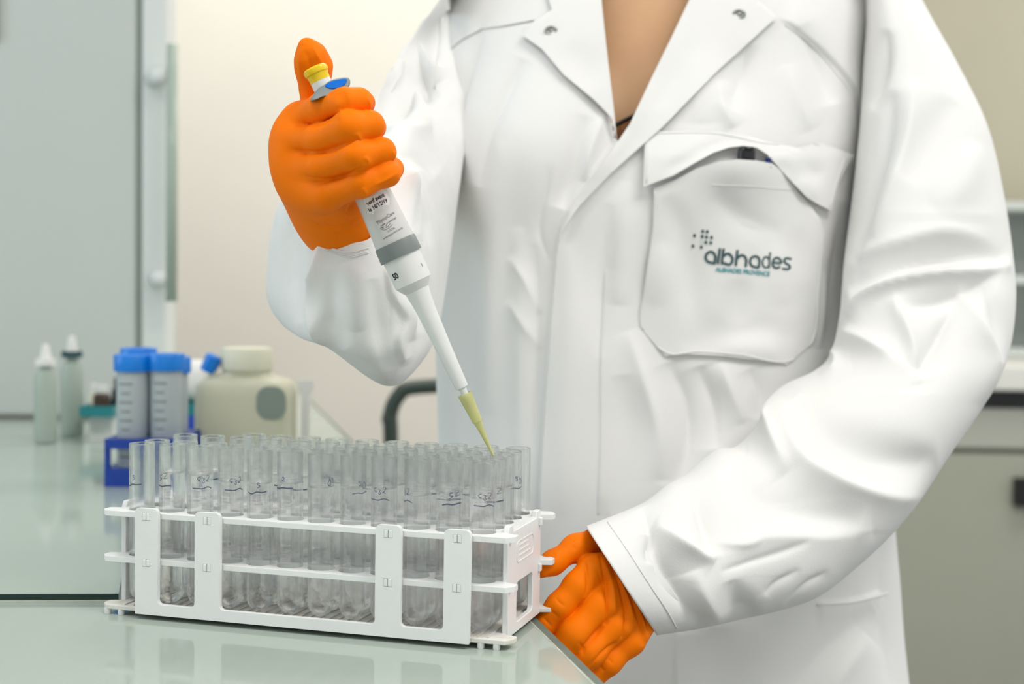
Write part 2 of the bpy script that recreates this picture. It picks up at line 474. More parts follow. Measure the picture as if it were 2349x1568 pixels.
for i, (x, y, sx, sy, p) in enumerate(LAMPS):
    lp = empty('ceiling_light', (x, y, CEIL - 0.04))
    tag(lp, 'flat white ceiling light panel, %s' % ['above the person', 'above the worktop', 'over the far end of the worktop', 'over the cabinets'][i], 'light', 'ceiling light panels')
    hx, hy = sx / 2, sy / 2
    link('frame', multibox_me([(-hx - .03, hx + .03, -hy - .03, -hy, 0, .04), (-hx - .03, hx + .03, hy, hy + .03, 0, .04), (-hx - .03, -hx, -hy, hy, 0, .04), (hx, hx + .03, -hy, hy, 0, .04)]), lp, M['lamp_frame'])
    box('diffuser', (-hx, hx, -hy, hy, 0.012, 0.036), M['diffuser'], lp)

# tall pale cabinet on the left, its door frame and the rail with two brackets
DL = 1.95
def xz(px, py, d):
    p = W(px, py, d); return p[0], p[2]
cab = empty('partition_panel', (xz(150, 900, DL)[0], DL, 0.0))
tag(cab, 'tall pale grey-green partition panel with a framed edge at the far left', 'partition')
cx0 = cab.location.x
xr = xz(312, 600, DL)[0] - cx0
box('side_panel', (-1.2, xr, 0.0, 0.04, TZ + 0.004, CEIL - 0.1), M['panel'], cab, 0.003)
box('body', (-1.2, xr - 0.03, 0.042, 0.07, TZ + 0.004, CEIL - 0.1), M['frame'], cab)
xs = xz(327, 600, DL)[0] - cx0
box('seal_strip', (xr + 0.0005, xs, 0.006, 0.05, TZ + 0.004, CEIL - 0.1), M['seal'], cab)
xf = xz(384, 600, DL)[0] - cx0
box('door_frame', (xs + 0.0005, xf, -0.004, 0.05, TZ + 0.004, CEIL - 0.1), M['frame'], cab, 0.004)
for yy in (187, 640):
    zz = xz(380, yy, DL)[1]; xb = xz(356, yy, DL)[0] - cx0
    me = tube_me([(xb, -0.005, zz), (xb + 0.012, -0.03, zz), (xb + 0.031, -0.045, zz)], 0.010, 14)
    link('rail_bracket', me, cab, M['frame'])
xb = xz(416, 400, DL)[0] - cx0
link('glass_rail', tube_me([(xb, -0.046, xz(416, 118, DL)[1]), (xb, -0.046, xz(416, 690, DL)[1])], 0.0075, 14), cab, M['slab'])
# shelf brackets seen at the far left edge
box('hinge_plate', (xz(-40, 60, DL)[0] - cx0, xz(8, 60, DL)[0] - cx0, -0.01, -0.001, xz(0, 100, DL)[1], xz(0, -60, DL)[1]), M['seal'], cab, 0.002)

# cabinets along the right wall
RD = 2.88
def rx(px): return xz(px, 900, RD)[0]
def rz(py): return xz(2300, py, RD)[1]
cb = empty('base_cabinet', (rx(2200), RD, 0.0)); tag(cb, 'grey-green base cabinet with pale top rail against the right wall', 'cabinet')
bx = cb.location.x
X0, X1 = rx(1480) - bx, rx(2900) - bx
box('body', (X0, X1, 0.02, 0.60, 0.08, rz(930)), M['cabinet'], cb)
for k in range(3):
    a = X0 + (X1 - X0) * k / 3; b = X0 + (X1 - X0) * (k + 1) / 3
    d = box('door', (a + .002, b - .002, 0.0, 0.019, 0.10, rz(1043)), M['cabinet'], cb, 0.002)
    xh = rx(2345) - bx if k == 1 else a + 0.08
    h = box('handle', (xh - 0.012, xh + 0.03, -0.022, -0.001, rz(1160), rz(1095)), M['black'], cb, 0.002); h.parent = d
box('drawer_rail', (X0, X1, -0.004, 0.019, rz(1030), rz(938)), M['cabinet_rail'], cb, 0.003)
box('toe_kick', (X0, X1, 0.06, 0.5, 0.0, 0.079), M['black'], cb)
box('shadow_gap', (X0, X1, 0.01, 0.4, rz(937), rz(896)), M['black'], cb)
ct = box('worktop_slab', (rx(1480), rx(2900), RD - 0.03, RD + 0.62, rz(894), rz(838)), M['counter_white'], None, 0.004)
tag(ct, 'thick white counter slab on the grey-green base cabinet at right', 'worktop')
wc = empty('wall_shelf_unit', (rx(2310) + 0.02, RD + 0.3, rz(838) + 0.001))
tag(wc, 'blurred pale green shelf unit standing on the white counter at far right', 'shelf')
hh = rz(430) - rz(838)
for k, (a, b) in enumerate([(0.0, 0.02), (0.5, 0.52)]):
    box('side', (a, b, 0, 0.25, 0, hh), M['panel'], wc, 0.002)
for k in range(3):
    box('shelf', (0.021, 0.499, 0.0, 0.25, hh * k / 2.2 + 0.001, hh * k / 2.2 + 0.02), M['panel'], wc, 0.002)
box('back_panel', (0.021, 0.499, 0.251, 0.26, 0.0, hh), M['panel'], wc)

# ------------------------------------------------------------------ bench with glass top
E0, E1 = on_plane(1390, 1568, TZ), on_plane(690, 895, TZ)
ed = (E1 - E0) / np.linalg.norm(E1 - E0)
en = np.array([ed[1], -ed[0], 0.0])                    # outward normal of the right edge (towards the person)
def edge_pt(t, off=0.0): return E0 + ed * t - en * off
A, B = edge_pt(-0.30), edge_pt((2.50 - E0[1]) / ed[1])
bench = empty('lab_bench', (-0.7, 0.9, 0.0)); tag(bench, 'lab bench with a pale green back-painted glass worktop', 'bench')
bl = np.array(bench.location)
def bloc(p, z): return (p[0] - bl[0], p[1] - bl[1], z)
def slab_me(poly, z0, z1):
    n = len(poly); V = [bloc(p, z0) for p in poly] + [bloc(p, z1) for p in poly]
    F = [tuple(range(n - 1, -1, -1)), tuple(range(n, 2 * n))] + [(i, (i + 1) % n, (i + 1) % n + n, i + n) for i in range(n)]
    return fix_normals(mesh('slab', V, F))
off = 0.0068
A1, B1 = edge_pt(-0.30, off), edge_pt((2.50 - E0[1]) / ed[1], off)
top = link('glass_top', slab_me([A1, B1, np.array([-2.0, B1[1], 0]), np.array([-2.0, A1[1], 0])], TZ - 0.009, TZ), bench, M['worktop'])
# polished edge of the glass: pale bevel line then the grey-green side
def strip(name, o0, z0, o1, z1, m, t=0.0007):
    q = []
    for (P, o_, z) in ((A, o0, z0), (B, o0, z0), (B, o1, z1), (A, o1, z1)):
        p = P - en * o_; q.append(bloc(p, z))
    dn = np.array([0, 0, -0.002])
    V = q + [tuple(np.array(v) + dn) for v in q]
    F = [(0, 1, 2, 3), (7, 6, 5, 4), (0, 4, 5, 1), (1, 5, 6, 2), (2, 6, 7, 3), (3, 7, 4, 0)]
    o = link(name, fix_normals(mesh(name, V, F)), bench, m); return o
strip('edge_bevel', off - 0.0002, TZ - 0.0001, 0.0052, TZ - 0.0002, M['edge_line'])
strip('edge_trim', 0.0051, TZ - 0.0002, 0.0, TZ - 0.0006, M['edge_trim'])
link('bench_board', slab_me([edge_pt(-0.30, 0.004), edge_pt((2.50 - E0[1]) / ed[1], 0.004), np.array([-2.0, B1[1], 0]), np.array([-2.0, A1[1], 0])], TZ - 0.04, TZ - 0.0095), bench, M['bench'])
for (px_, py_) in ((A1, 0.10), (B1, -0.12)):
    for xx in (px_[0] - 0.12, -1.9):
        box('leg', (xx - bl[0] - .025, xx - bl[0] + .025, px_[1] + py_ - bl[1] - .025, px_[1] + py_ - bl[1] + .025, 0.0, TZ - 0.041), M['frame'], bench)
# loose glass sheet lying on the bench, dark green cut edge towards the camera
g0, g1 = on_plane(0, 1377.5, TZ), on_plane(272, 1376.5, TZ)
gd = (g1 - g0) / np.linalg.norm(g1 - g0)
sh = empty('glass_sheet', (g1[0], g1[1], TZ)); tag(sh, 'thick glass sheet with dark green cut edge lying on the bench left of the rack', 'glass sheet')
L0 = g1 - gd * 1.2
poly = [L0, g1, g1 + ed * 0.98, L0 + ed * 0.98]
def gl(P, z): return (P[0] - g1[0], P[1] - g1[1], z)
n = 4; th = 0.0042
V = [gl(p, 0.0004) for p in poly] + [gl(p, th) for p in poly]
me = fix_normals(mesh('sheet', V, [(3, 2, 1, 0), (4, 5, 6, 7), (1, 2, 6, 5), (2, 3, 7, 6), (3, 0, 4, 7), (0, 1, 5, 4)]))
me.materials.append(M['slab']); me.materials.append(M['glass_edge'])
so = link('sheet', me, sh)
for p in me.polygons:
    if abs(p.normal.z) < 0.5: p.material_index = 1
dn_ = np.array([ed[0], ed[1], 0])
V = [gl(p, z) for z in (0.0001, 0.0004) for p in (L0 - dn_ * 0.004, g1 - dn_ * 0.004, g1, L0)]
link('sealing_strip', fix_normals(mesh('sealing_strip', V, [(0, 1, 5, 4), (4, 5, 6, 7), (1, 2, 6, 5), (2, 3, 7, 6), (3, 0, 4, 7), (3, 2, 1, 0)])), sh, M['edge_line'])

# ------------------------------------------------------------------ rack
RYAW = math.radians(-16.8)
RX, RY = -0.2414, 0.8309
rack = empty('test_tube_rack', (RX, RY, TZ), RYAW)
tag(rack, 'long white snap-together plastic test tube rack full of tubes on the glass worktop', 'rack')
RM = np.array([[math.cos(RYAW), -math.sin(RYAW), 0], [math.sin(RYAW), math.cos(RYAW), 0], [0, 0, 1]])
def R2W(p): return RM @ np.asarray(p, float) + np.array([RX, RY, TZ])
def rack_x(px, py, y):
    """rack x of the upright plane y at a pixel"""
    v = RM.T @ RAY(px, py); c = RM.T @ (CAM - np.array([RX, RY, TZ])); t = (y - c[1]) / v[1]
    return (c + v * t)[0], (c + v * t)[2]
XT = [0.018 + 0.0194 * c for c in range(12)]; YT = [0.017 + 0.0168 * r for r in range(5)]
HR = 0.0079
holes = [circle(x, y, HR, 20) for x in XT for y in YT]
def shelf_outline(tab):
    # long plate with rounded tabs sticking out at the four corners
    x0, x1, y0, y1 = 0.0045, 0.2455, 0.004, 0.0975
    return [(x0 - tab + .004, y0), (x1 + tab - .004, y0), (x1 + tab, y0 + .005), (x1 + tab, y0 + .011), (x1, y0 + .0135), (x1, y1 - .0135), (x1 + tab, y1 - .011), (x1 + tab, y1 - .005), (x1 + tab - .004, y1),
            (x0 - tab + .004, y1), (x0 - tab, y1 - .005), (x0 - tab, y1 - .011), (x0, y1 - .0135), (x0, y0 + .0135), (x0 - tab, y0 + .011), (x0 - tab, y0 + .005)]
plate_y0, plate_y1 = 0.0, 0.1015
for nm, z, hs in (('top_shelf', 0.0590, holes), ('middle_shelf', 0.0318, holes)):
    me = plate_me(shelf_outline(0.0075), hs, 0.0031)
    o = link(nm, me, rack, M['rack']); o.location.z = z; bevel(o, 0.0005, 2, 50); autosmooth(o, 30)
o = link('bottom_shelf', plate_me(shelf_outline(0.0075), [], 0.0028), rack, M['rack_base']); o.location.z = 0.0032; bevel(o, 0.0005)
# ribs of the open bottom grating
ribs = []
for i in range(40):
    x = 0.012 + i * 0.0058
    ribs.append((x, x + 0.0011, 0.006, 0.0955, 0.0061, 0.0068))
link('grating', multibox_me(ribs), rack, M['rack_base'])
for (x, y) in ((0.0015, 0.006), (0.0105, 0.006), (0.235, 0.006), (0.244, 0.006), (0.0015, 0.0945), (0.0105, 0.0945), (0.235, 0.0945), (0.244, 0.0945)):
    o = link('foot', lathe_me([(0, 0), (0.0018, 0), (0.0020, 0.0005), (0.0020, 0.0036), (0, 0.0036)], 14, smooth=False), rack, M['rack']); o.location = (x, y, 0.0)
    autosmooth(o)
# side plates: uprights joined by a bottom bar
ups = []
for a, b in ((308.5, 361), (446, 503), (860, 918), (1017, 1077.5)):
    ups.append((rack_x(a, 1300 + (a - 308) * .09, 0.0)[0], rack_x(b, 1300 + (b - 308) * .09, 0.0)[0]))
def side_plate():
    z0, zb, zt = 0.0030, 0.0095, 0.0655
    r = 0.0028; pts = []
    def arc(cx_, cz, a0, a1, rr, k=4):
        return [(cx_ + rr * math.cos(math.radians(a0 + (a1 - a0) * i / k)), cz + rr * math.sin(math.radians(a0 + (a1 - a0) * i / k))) for i in range(k + 1)]
    pts += [(ups[0][0] + .0004, z0), (ups[-1][1] - .0004, z0)]
    for i in range(len(ups) - 1, -1, -1):
        a, b = ups[i]
        pts += arc(b - r, zt - r, 0, 90, r) + arc(a + r, zt - r, 90, 180, r)
        if i > 0:
            a2 = a; b2 = ups[i - 1][1]
            pts += arc(a2 - r, zb + r, 0, -90, r) + arc(b2 + r, zb + r, -90, -180, r)
    slots = []
    for a, b in ups:
        c = (a + b) / 2
        for zc in (0.0606, 0.0334):
            slots.append([(c - .0025, zc - .0022), (c + .0025, zc - .0022), (c + .0025, zc + .0022), (c - .0025, zc + .0022)])
    return pts, slots
sp, slots = side_plate()
spm = plate_me(sp, slots, 0.0032)
for nm, y in (('front_plate', plate_y0), ('back_plate', plate_y1)):
    o = link(nm, spm, rack, M['rack']); o.rotation_euler = (math.radians(90), 0, 0); o.location = (0, y + 0.0032, 0)
    bevel(o, 0.0009, 3, 50); autosmooth(o, 30)
clip_me = multibox_me([(-.0024, -.00015, -.0010, .0045, -.0021, .0021), (.00015, .0024, -.0010, .0045, -.0021, .0021)])
for y, dy in ((plate_y0 + .0008, 1), (plate_y1 + .0024, -1)):
    for a, b in ups:
        for zc in (0.0606, 0.0334):
            o = link('clip', clip_me, rack, M['rack']); o.location = ((a + b) / 2, y, zc); o.rotation_euler.z = 0 if dy > 0 else math.pi
            bevel(o, 0.0003)
# raised rim round the plate windows is the bevel; thin bottom ledge of the front plate
def end_plate():
    y0, y1, z0, zt = 0.0185, 0.0850, 0.0030, 0.0655
    outer = [(y0, z0), (y1, z0), (y1, zt - .004), (y1 - .002, zt), (y1 - .009, zt), (y1 - .010, zt - .004), (y0 + .010, zt - .004), (y0 + .009, zt), (y0 + .002, zt), (y0, zt - .004)]
    win = rrect(0.036, 0.0685, 0.0085, 0.031, 0.003, 4)
    return plate_me(outer, [win], 0.0032)
epm = end_plate()
for nm, x in (('end_plate', 0.2430), ('end_plate', 0.0025)):
    o = link(nm, epm, rack, M['rack'])
    o.matrix_local = Matrix(((0, 0, 1, x), (1, 0, 0, 0), (0, 1, 0, 0), (0, 0, 0, 1)))
    bevel(o, 0.0005, 2, 50); autosmooth(o, 30)
    if x > 0.1:
        for (yy, zc) in ((0.0215, 0.0585), (0.0815, 0.0585), (0.0215, 0.0310), (0.0815, 0.0310)):
            k = link('clip', multibox_me([(0, .0016, -.0016, .0016, -.0022, .0022)]), rack, M['rack']); k.location = (x + .0032, yy, zc); bevel(k, .0003)
        em = plate_me(rrect(0.0345, 0.0690, 0.0420, 0.0545, .004, 4), [rrect(0.0352, 0.0683, 0.0427, 0.0538, .0035, 4)], .0004)
        k = link('embossed_oval', em, rack, M['rack']); k.matrix_local = Matrix(((0, 0, 1, x + .0031), (1, 0, 0, 0), (0, 1, 0, 0), (0, 0, 0, 1)))
        for j in range(3):
            k = link('embossed_line', multibox_me([(x + .0031, x + .0035, 0.040, 0.063 - j * .003, 0.0452 + j * .003, 0.0460 + j * .003)]), rack, M['rack'])

# ------------------------------------------------------------------ test tubes
TR, TW, TL = 0.0075, 0.0011, 0.0945
def tube_profile():
    pr = []
    for i in range(9):
        a = math.radians(90 * i / 8); pr.append((TR * math.sin(a), TR * (1 - math.cos(a))))
    pr += [(TR * 1.0, 0.03), (TR * 1.0, TL - 0.0006), (TR * 0.985, TL - 0.0001), (TR - TW / 2, TL), (TR - TW * 0.9, TL - 0.0003)]
    ri = TR - TW
    pr += [(ri, TL - 0.0012), (ri, 0.03)]
    for i in range(8, -1, -1):
        a = math.radians(90 * i / 8); pr.append((ri * math.sin(a), TW + ri * (1 - math.cos(a))))
    return pr
tube_mesh = lathe_me(tube_profile(), 40)
def filled_profile(level):
    """tube and clear liquid as one refracting body up to the liquid level"""
    p = tube_profile(); i = max(k for k, q in enumerate(p) if q[1] > TL - .0013)
    ri = TR - TW
    return p[:i + 1] + [(ri, level), (ri * .96, level - .0007), (ri * .8, level - .0011), (0, level - .0012)]
LEV = [0.0785, 0.077, 0.0755, 0.0745]
filled = [lathe_me(filled_profile(z), 40) for z in LEV]
def meniscus(level):
    ri = TR - TW - .0002
    return lathe_me([(ri, level + .0001), (ri * .96, level - .0004), (ri * .8, level - .0008), (ri * .6, level - .0009), (ri * .6, level - .0006), (ri * .8, level - .0005), (ri * .95, level - .0001)], 40, True)
liq = [meniscus(z) for z in LEV]
rnd = random.Random(4)
def ink_mesh(seed):
    """hand-written scribble lying on the tube wall"""
    q = random.Random(seed); parts = []
    def put(pts, w):
        P = catmull(np.array(pts), 14) if len(pts) > 2 else np.array(pts)
        V2, F2 = ribbon(P, w)
        V3 = [((TR + .00012) * math.sin(x / TR), -(TR + .00012) * math.cos(x / TR), y) for x, y in V2]
        parts.append((V3, F2))
    y0 = 0.0755 + q.uniform(-.003, .002); x = q.uniform(-.004, -.001)
    kinds = [q.choice('0236S7-5') for _ in range(q.choice((1, 2, 2, 3)))]
    for kx in kinds:
        s = q.uniform(.0024, .0042); w = q.uniform(.00028, .0005); y = y0 + q.uniform(-.001, .001)
        G = {'0': [(.5, 1), (0, .6), (.2, 0), (.7, .1), (.8, .7), (.4, 1)], '2': [(0, .8), (.4, 1), (.7, .7), (.3, .3), (0, 0), (.8, .1)],
             '3': [(0, .9), (.6, .9), (.3, .5), (.7, .3), (.4, 0), (0, .1)], '6': [(.6, 1), (.1, .5), (.1, .1), (.6, 0), (.6, .4), (.2, .4)],
             'S': [(.7, .9), (.2, 1), (.1, .6), (.6, .4), (.5, 0), (0, .1)], '7': [(0, .9), (.7, 1), (.4, .5), (.3, 0)],
             '5': [(.6, 1), (.1, .9), (.1, .5), (.6, .5), (.5, .05), (0, .1)], '-': [(0, .4), (.5, .45), (1, .4)]}[kx]
        put([(x + (a + q.uniform(-.15, .15)) * s * .8, y + (b + q.uniform(-.15, .15)) * s) for a, b in G], w)
        x += s * .95
    if q.random() < .75:
        xx = q.uniform(-.008, -.004); y = y0 - .003
        put([(xx + .003 * i, y + q.uniform(-.0008, .0006)) for i in range(5)], q.uniform(.0004, .0008))
    V, F = join_me(parts)
    return mesh('ink', V, F)
inks = [ink_mesh(s) for s in range(9)]
ORD = ['first', 'second', 'third', 'fourth', 'fifth', 'sixth', 'seventh', 'eighth', 'ninth', 'tenth', 'eleventh', 'twelfth']
ROWN = ['front row', 'second row', 'middle row', 'fourth row', 'back row']
EMPTY = {(2, c) for c in range(6)} | {(4, 0), (4, 1)}
for r in range(5):
    for c in range(12):
        if (r, c) in EMPTY: continue
        loc = R2W((XT[c], YT[r], 0.0070))
        t = empty('test_tube', tuple(loc)); t.rotation_euler = (rnd.uniform(-.006, .006), rnd.uniform(-.010, .006) , rnd.uniform(-1.2, 1.0))
        full = not ((r, c) in {(0, 0), (1, 0), (3, 10), (4, 11), (3, 11), (1, 1)})
        if full:
            q_ = rnd.randrange(4)
            link('tube_wall', filled[q_], t, M['tube']); link('meniscus', liq[q_], t, M['liquid'])
        else: link('tube_wall', tube_mesh, t, M['tube'])
        inked = (r == 0 and c > 0) or rnd.random() < .55
        if inked: link('ink_mark', inks[rnd.randrange(9)], t, M['ink'])
        side = '%s from left' % ORD[c] if 0 < c < 11 else ('leftmost' if c == 0 else 'rightmost')
        tag(t, '%s, %s position in the %s of the rack' % ('clear test tube with liquid' if full else 'empty clear test tube', side, ROWN[r]), 'test tube', 'test tubes in the rack')

# ------------------------------------------------------------------ pipette
TIP = W(1133, 1048, 0.8126); TOPP = W(722, 157, 0.794)
ax = (TOPP - TIP); PLEN = np.linalg.norm(ax); ax /= PLEN
tocam = CAM - (TIP + TOPP) / 2; tocam -= ax * (tocam @ ax); tocam /= np.linalg.norm(tocam)
side_ = np.cross(ax, tocam)                       # local x = right of picture, local -y towards camera
rxv = np.cross(tocam, ax) * -1
# local frame: z = axis, y = away from camera, x = right
yv = -tocam; xv = np.cross(yv, ax)
pip = empty('micropipette')
pip.matrix_world = Matrix(((xv[0], yv[0], ax[0], TIP[0]), (xv[1], yv[1], ax[1], TIP[1]), (xv[2], yv[2], ax[2], TIP[2]), (0, 0, 0, 1)))
tag(pip, 'white and grey micropipette with yellow button held in the raised gloved hand', 'pipette')
def s_of(py):
    """distance along the pipette of the axis point at pixel row py"""
    lo, hi = 0.0, PLEN
    for _ in range(40):
        m_ = (lo + hi) / 2
        if PX(TIP + ax * m_)[1] > py: lo = m_
        else: hi = m_
    return lo
def rr(px): return px / 2 * 0.804 / FPX
tipend, tiptop = 0.0, s_of(897)
def shell(name, prof, mt, n=40):
    o = link(name, lathe_me(prof, n), pip, mt); autosmooth(o, 28); return o
# disposable tip, hollow
t1 = s_of(905); t2 = s_of(945); t3 = s_of(968)
shell('pipette_tip', [(rr(5), 0), (rr(15), t3 - .004), (rr(20), t3), (rr(24), t3 + .0005), (rr(27), t2), (rr(34), t1), (rr(35.5), t1 + .0006),
                      (rr(31), t1 + .0006), (rr(30), t1), (rr(22), t2), (rr(17), t3), (rr(12), t3 - .004), (rr(2.5), 0)], M['tip'], 32).data
s890, s650 = s_of(889), s_of(664)
shell('shaft', [(0, t2 + .001), (rr(13), t2 + .001), (rr(17), t1), (rr(17), s890 - .003), (rr(18), s890 - .0005), (rr(30), s890 + .0002), (rr(31.5), s890 + .0012), (rr(37), s_of(800)), (rr(45), s_of(715)), (rr(50), s_of(690)), (rr(60), s650 + .002), (rr(60), s650 + .01), (0, s650 + .01)], M['pip_white'], 44)
# lower white collar with chamfer
c0, c1, c2, c3 = s_of(668), s_of(653), s_of(640), s_of(588)
shell('collar', [(0, c0), (rr(50), c0), (rr(60), c0 + .001), (rr(84), c1 + .001), (rr(88), c2 - .002), (rr(89), c2), (rr(90), c3 + .004), (0, c3 + .004)], M['pip_white'], 56)
# dark grey ring
shell('ring', [(0, c3 + .0015), (rr(90), c3 + .0015), (rr(90.6), c3 + .0002), (rr(100), c3), (rr(101), c3 + .0006), (rr(99), s_of(562) + .001), (rr(97), s_of(561) + .0016), (0, s_of(561) + .0016)], M['pip_grey'], 56)
# handle body
b0 = s_of(561) + .0012
shell('handle', [(0, b0), (rr(93), b0), (rr(94), b0 + .0006), (rr(90), s_of(520)), (rr(86), s_of(470)), (rr(84), s_of(420)), (rr(84), s_of(300)), (rr(78), s_of(225)), (rr(70), s_of(213)), (0, s_of(212))], M['pip_body'], 56)
# plunger, yellow button
shell('plunger', [(0, s_of(225)), (rr(47), s_of(225)), (rr(47), s_of(180)), (0, s_of(180))], M['pip_white'], 40)
k0, k1 = s_of(186), PLEN + 0.0005
shell('button', [(0, k0), (rr(47.6), k0), (rr(47.6), k1 - .006), (rr(50), k1 - .0042), (rr(55), k1 - .0036), (rr(57.5), k1 - .0022), (rr(56), k1 - .0008), (rr(50), k1), (0, k1 + .0003)], M['pip_yellow'], 48)
# finger hook: grey blade leaving the handle top towards upper right, blue inlay
def hook_depth(py): return .7765 + (216 - py) * .00012
def dish(outline, d0, thick, inset, mt, name):
    """rounded solid whose face leans back upwards; outline drawn as seen"""
    out = catmull_closed(np.array(outline, float), 56); c = out.mean(0); N = len(out); V, F = [], []
    for s_, o_ in ((inset[0], 0.0), (inset[1], .0005), (1.0, .0018), (1.0, thick - .0018), (inset[1], thick)):
        q = c + (out - c) * s_; V += list(W(q[:, 0], q[:, 1], hook_depth(q[:, 1]) + d0 + o_))
    for k in range(4):
        for i in range(N):
            j = (i + 1) % N; F.append((k * N + i, k * N + j, (k + 1) * N + j, (k + 1) * N + i))
    F.append(tuple(range(N - 1, -1, -1))); F.append(tuple(4 * N + i for i in range(N)))
    o = link(name, fix_normals(mesh(name, to_local(V), F, False)), pip, mt); autosmooth(o, 50); return o
IM = np.array(pip.matrix_world.inverted())
def to_local(Vs):
    Vs = np.asarray(Vs, float); return Vs @ IM[:3, :3].T + IM[:3, 3]
hk = dish([(711, 231), (720, 215), (731, 202), (744, 194), (757, 185), (776, 179), (795, 177), (803, 184), (802, 196), (794, 208), (780, 216), (764, 220), (748, 221), (734, 224), (722, 230)], 0, .012, (.86, .94), M['pip_grey'], 'finger_hook')
ih = dish([(744, 197), (757, 187), (776, 182), (793, 180), (797, 185), (790, 195), (774, 202), (756, 203)], -.0006, .004, (.9, .96), M['pip_blue'], 'blue_inlay')
# printing wrapped round the handle
def pip_radius(s):
    tb = [(s_of(640), rr(89)), (c3, rr(90)), (b0 + .0006, rr(94)), (s_of(520), rr(90)), (s_of(470), rr(86)), (s_of(420), rr(84)), (s_of(300), rr(84))]
    tb.sort(); return np.interp(s, [t[0] for t in tb], [t[1] for t in tb])
def on_handle(cx_, cy_, a_deg, Vs, lift=.00012):
    """(u right, v up) in metres laid on the handle round the axis point seen at pixel (cx,cy)"""
    s0 = s_of(cy_); ca = PX(TIP + ax * s0)
    out = []
    p0 = W(cx_, cy_, ca[2]); l0 = to_local([p0])[0]
    R0 = pip_radius(l0[2]); th0 = math.asin(max(-.95, min(.95, l0[0] / R0)))
    c, s = math.cos(math.radians(a_deg)), math.sin(math.radians(a_deg))
    for u, v in Vs:
        uu, vv = c * u - s * v, s * u + c * v
        z = l0[2] + vv; R = pip_radius(z) + lift; th = th0 + uu / R
        out.append((R * math.sin(th), -R * math.cos(th), z))
    return out
def pip_text(s, cx_, cy_, ang, height, mt, name='lettering', bold=False, squash=1.0, parent=None):
    V2, F2, w = text2d(s, bold)
    k = height / 0.72
    Vs = [((x - w / 2) * k * squash, (y - .36) * k) for x, y in V2]
    o = link(name, mesh(name, on_handle(cx_, cy_, ang, Vs, .00022), F2), pip, mt); return o
mm = 0.804 / FPX
st_out = [(-.0056, .0030), (-.0040, .0046), (.0032, .0052), (.0056, .0034), (.0060, -.0012), (.0042, -.0042), (-.0044, -.0050), (-.0058, -.0036)]
st_out = [(x * 1.3, y * 1.15) for x, y in st_out]
V2, T2 = cdt(st_out, [], [(x * .0014, y * .0012) for x in range(-4, 5) for y in range(-3, 4)])
o = link('sticker', mesh('sticker', on_handle(866, 463, 0, V2, .00010), T2), pip, M['sticker'])
pip_text('verif avant', 862, 458, 5, 9.5 * mm, M['print_black'], 'date_print', True, .84)
pip_text('le 18/12/19', 867, 472, 5, 9.5 * mm, M['print_black'], 'date_print', True, .84)
pip_text('PhysioCare', 885, 500, 8, 8.0 * mm, M['print_grey'], 'lettering', False, .95)
pip_text('concept', 901, 504, 8, 5.2 * mm, M['print_grey'], 'lettering', False, .9)
pip_text('U.S.Pat.', 898, 527, 6, 5 * mm, M['print_grey'], 'lettering', False, .95)
pip_text('www.eppendorf.com/ip', 902, 535, 6, 5 * mm, M['print_grey'], 'lettering', False, .82)
pip_text('50', 907, 633, 6, 14 * mm, M['print_black'], 'volume_print', True, .9)
pip_text('5', 967, 607, 6, 9 * mm, M['print_grey'], 'volume_print', False, .9)
hand_lines = [[(-.0048, .0012), (-.0040, -.0008), (-.0022, -.0022), (.0008, -.0026), (.0038, -.0022)], [(-.0048, .0012), (-.0036, .0008), (-.0026, -.0006), (-.0034, .0018), (-.0024, .0022), (-.0018, .0008)],
              [(-.0020, .0020), (-.0012, .0024), (-.0010, .0012), (-.0004, .0022), (.0002, .0012)], [(-.0010, -.0010), (.0004, .0004), (.0024, .0008), (.0052, .0010)], [(-.0012, -.0012), (.0008, -.0014), (.0030, -.0006)]]
parts = []
for hl in hand_lines:
    V2, F2 = ribbon(catmull(np.array(hl), 16), .00032); parts.append((on_handle(887, 518, 14, [(u * .8, v * .75) for u, v in V2], .0002), F2))
V, F = join_me(parts); link('hand_symbol', mesh('hand_symbol', V, F), pip, M['print_grey'])

# ------------------------------------------------------------------ cloth tools
def seg_dist(px, py, pts):
    """distance to a polyline and the signed side (+ = right of its direction in the picture)"""
    D = np.full(px.shape, 1e9); S = np.zeros(px.shape); T = np.zeros(px.shape); n = len(pts) - 1
    for k, ((x0, y0), (x1, y1)) in enumerate(zip(pts[:-1], pts[1:])):
        dx, dy = x1 - x0, y1 - y0; L = dx * dx + dy * dy + 1e-9
        t = np.clip(((px - x0) * dx + (py - y0) * dy) / L, 0, 1)
        ex, ey = px - x0 - t * dx, py - y0 - t * dy
        d = np.hypot(ex, ey); m = d < D
        D = np.where(m, d, D); S = np.where(m, dx * (py - y0) - dy * (px - x0), S); T = np.where(m, (k + t) / n, T)
    return D, np.sign(S), T
def smooth_line(pts, n=24):
    return catmull(np.array(pts, float), n) if len(pts) > 2 else np.linspace(pts[0], pts[1], 8)
